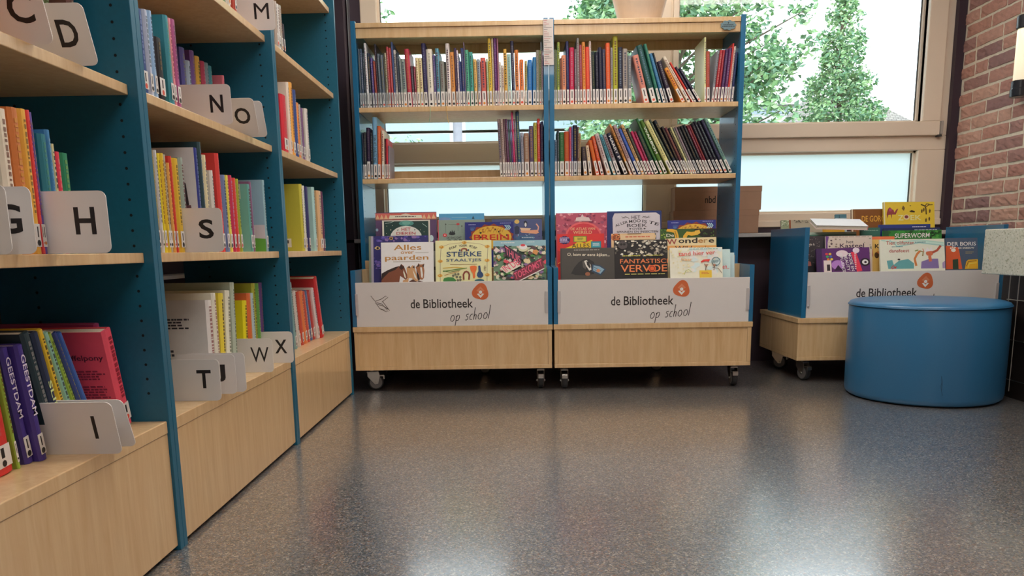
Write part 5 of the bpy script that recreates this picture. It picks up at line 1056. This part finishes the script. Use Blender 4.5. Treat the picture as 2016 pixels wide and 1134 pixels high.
# ------------------------------------------------------------------ outdoors
struct(MB().box(-40, YW+.6, -.12, 45, 80, -.1, plain('grass_ground', (.07, .13, .05), .95, var=.2, scale=2)).build('ground'))
def leafmat(i, c):
    return plain('leaf_%d' % i, lin(c), .5, var=.15, scale=5)
LEAF = [leafmat(i, c) for i, c in enumerate(('6c9468', '84ac74', '5c8464', '9cc088', '74987a', 'b0c898'))]
BARK = plain('bark', lin('6c5c50'), .9, var=.15, scale=12)
def leaves(name, clusters, n, size, seed, cr_, mats=LEAF):
    rg = random.Random(seed); mb = MB()
    for (cx, cy, cz, r) in clusters:
        for k in range(int(n*r/cr_)):
            v = Vector((rg.gauss(0, 1), rg.gauss(0, 1), rg.gauss(0, 1)*.8)).normalized()*r*rg.random()**.4
            p = Vector((cx, cy, cz)) + v
            u = Vector((rg.gauss(0, 1), rg.gauss(0, 1), rg.gauss(0, .6))).normalized(); w = u.cross(Vector((rg.gauss(0, 1), rg.gauss(0, 1), rg.gauss(0, 1)))).normalized()
            s = size*rg.uniform(.6, 1.3); q = u.cross(w)*s*.12
            mb.add([p-u*s*.5, p+w*s*.28+q, p+u*s*.5, p-w*s*.28+q], [(0, 1, 2), (0, 2, 3)], rg.choice(mats))
    return mb
def tree(loc, label, clusters, n, size, trunk_h, seed, cr_=.45, tr=.09):
    t = empty('tree', loc, label=label, cat='tree'); rg = random.Random(seed)
    leaves('foliage', clusters, n, size, seed, cr_).build('foliage', t)
    mb = MB(); mb.tube([(0, 0, -.05), (.03, .02, trunk_h*.5), (-.03, 0, trunk_h)], [tr, tr*.75, tr*.3], BARK, 10)
    for (cx, cy, cz, r) in clusters[::2]:
        z0 = max(.4, min(trunk_h*.95, cz-.5*math.hypot(cx, cy)-.15)); mb.tube([(0, 0, z0), (cx*.5, cy*.5, (z0+cz)/2+.08), (cx, cy, cz)], [tr*.3, tr*.2, tr*.08], BARK, 5)
    mb.build('trunk', t); return t
def crown(rx, ry, z0, z1, n, r, seed, shell=.55):
    rg = random.Random(seed); o = []
    while len(o) < n:
        x, y, z = rg.uniform(-1, 1), rg.uniform(-1, 1), rg.uniform(-1, 1); d = x*x+y*y+z*z
        if shell*shell < d < 1: o.append((x*rx, y*ry, (z0+z1)/2 + z*(z1-z0)/2, r*rg.uniform(.7, 1.3)))
    return o
tree((2.35, 12, -.1), 'large leafy tree outside, right behind the shelved trolley and the window post', crown(1.6, 1.3, 1.2, 6.4, 170, .42, 3, .5) + [(1.75,-.4,4.0,.22),(1.9,-.4,3.55,.22),(1.5,-.4,3.3,.3),(1.62,-.3,2.2,.35),(1.55,-.3,2.7,.3)], 150, .11, 5.2, 3)
tree((-2.5, 10.5, -.1), 'small tree outside at the left edge of the left window', crown(.75, .8, 2.4, 5.2, 26, .28, 5, .3), 70, .085, 4.2, 5, .3)
tree((-1.55, 10, -.1), 'rounded green shrub outside behind the left trolley lower gap', crown(.6, .5, .3, 2.25, 40, .28, 9, .2), 90, .07, 1.6, 9, .3, .05)
tree((1.1, 9.2, -.1), 'wide pale green shrub outside behind the right trolley lower shelf', crown(.85, .5, .3, 2.1, 60, .28, 11, .2), 90, .07, 1.4, 11, .3, .05)
con = []; rg = random.Random(17)
for k in range(23):
    z = 1.0 + k*.185; rad = max(.05, .34*(5.25-z))*.8
    nb = max(3, int(8*rad)+2)
    for j in range(nb):
        a_ = 2*PI*j/nb + k*1.3; rr = rad*rg.uniform(.62, 1.05); con.append((rr*math.cos(a_), rr*math.sin(a_), z+.10*rg.uniform(-1, 1)-rr*.06, .20*rg.uniform(.75, 1.2)))
    if rad > .35: con += [(rad*.4*math.cos(k), rad*.4*math.sin(k), z, .26)]
tree((5.63, 14, -.1), 'slender pyramid shaped tree outside the right window', con, 105, .085, 5.4, 17, .22, .07)
WB = plain('white_render', (.80, .82, .82), .7); GB = plain('pale_mauve_brick', lin('a8a4b0'), .85, var=.08, scale=8)
PANE = plain('grey_blue_window', lin('a4b4c4'), .15); ROOFM = plain('flat_roof_edge', (.62, .60, .55), .7)
bt = empty('building', (-1.0, 19, -.1), label='low pale building with white window bands seen through the left trolley', cat='building')
MB().box(-5, 0, 0, 4.2, 4, 4.15, GB).build('wall', bt)
MB().box(-5.05, -.25, 4.15, 4.25, 4, 4.4, ROOFM).build('roof', bt)
for i, (x0, x1) in enumerate(((-3.6, -.53), (-.15, 1.6), (1.9, 4.0))):
    for (z0, z1) in ((3.28, 3.47), (3.55, 3.73)):
        f = MB().box(x0-.08, -.06, z0-.07, x1+.08, .0, z1+.07, WB).build('window', bt)
        MB().box(x0, -.075, z0, x1, -.061, z1, PANE).build('pane', f)
bt = empty('building', (7.0, 24, -.1), label='white flat roofed building behind the pyramid shaped tree', cat='building')
MB().box(-3.2, 0, 0, 2.3, 5, 4.82, WB).build('wall', bt)
MB().box(-3.3, -.3, 4.82, 2.4, 5, 5.17, ROOFM).build('roof', bt)
f = MB().box(-3.0, -.05, 4.56, 2.2, .0, 4.80, WB).build('window', bt); MB().box(-2.9, -.07, 4.59, 2.1, -.051, 4.77, PANE).build('pane', f)
f = MB().box(-3.0, -.05, 3.4, 2.2, .0, 4.42, WB).build('window', bt); MB().box(-2.9, -.07, 3.5, 2.1, -.051, 4.38, PANE).build('pane', f)
MB().lathe([(.03, 5.17), (.03, 5.25), (.22, 5.26), (.24, 5.34), (.02, 5.37)], (1.35, .5, 0), ROOFM, 20).build('vent_cap', bt)
bt = empty('building', (10.3, 21, -.1), label='house with a hipped grey tiled roof behind the pyramid shaped tree', cat='building')
MB().box(-3.2, 0, 0, .8, 2.4, 3.39, GB).build('wall', bt)
TILE, nt, b = newmat('grey_roof_tiles'); tx = N(nt, 'ShaderNodeTexCoord'); br = N(nt, 'ShaderNodeTexBrick', Scale=4.0)
mp = N(nt, 'ShaderNodeMapping'); mp.inputs['Rotation'].default_value = (R(-58), 0, 0); nt.links.new(tx.outputs['Object'], mp.inputs[0]); nt.links.new(mp.outputs[0], br.inputs['Vector'])
br.inputs['Color1'].default_value = (*lin('9a928a'), 1); br.inputs['Color2'].default_value = (*lin('867e78'), 1); br.inputs['Mortar'].default_value = (*lin('5c5652'), 1); br.inputs['Mortar Size'].default_value = .03
nt.links.new(br.outputs['Color'], b.inputs['Base Color']); b.inputs['Roughness'].default_value = .8
MB().add([(-3.4,-.2,3.3),(1.0,-.2,3.4),(1.0,2.6,3.4),(-3.4,2.6,3.4),(-2.3,.9,4.66),(-.85,.9,4.66),(-.85,1.5,4.66),(-2.3,1.5,4.66)], [(0,1,5,4),(1,2,6,5),(2,3,7,6),(3,0,4,7),(4,5,6,7),(3,2,1,0)], TILE).build('roof', bt)
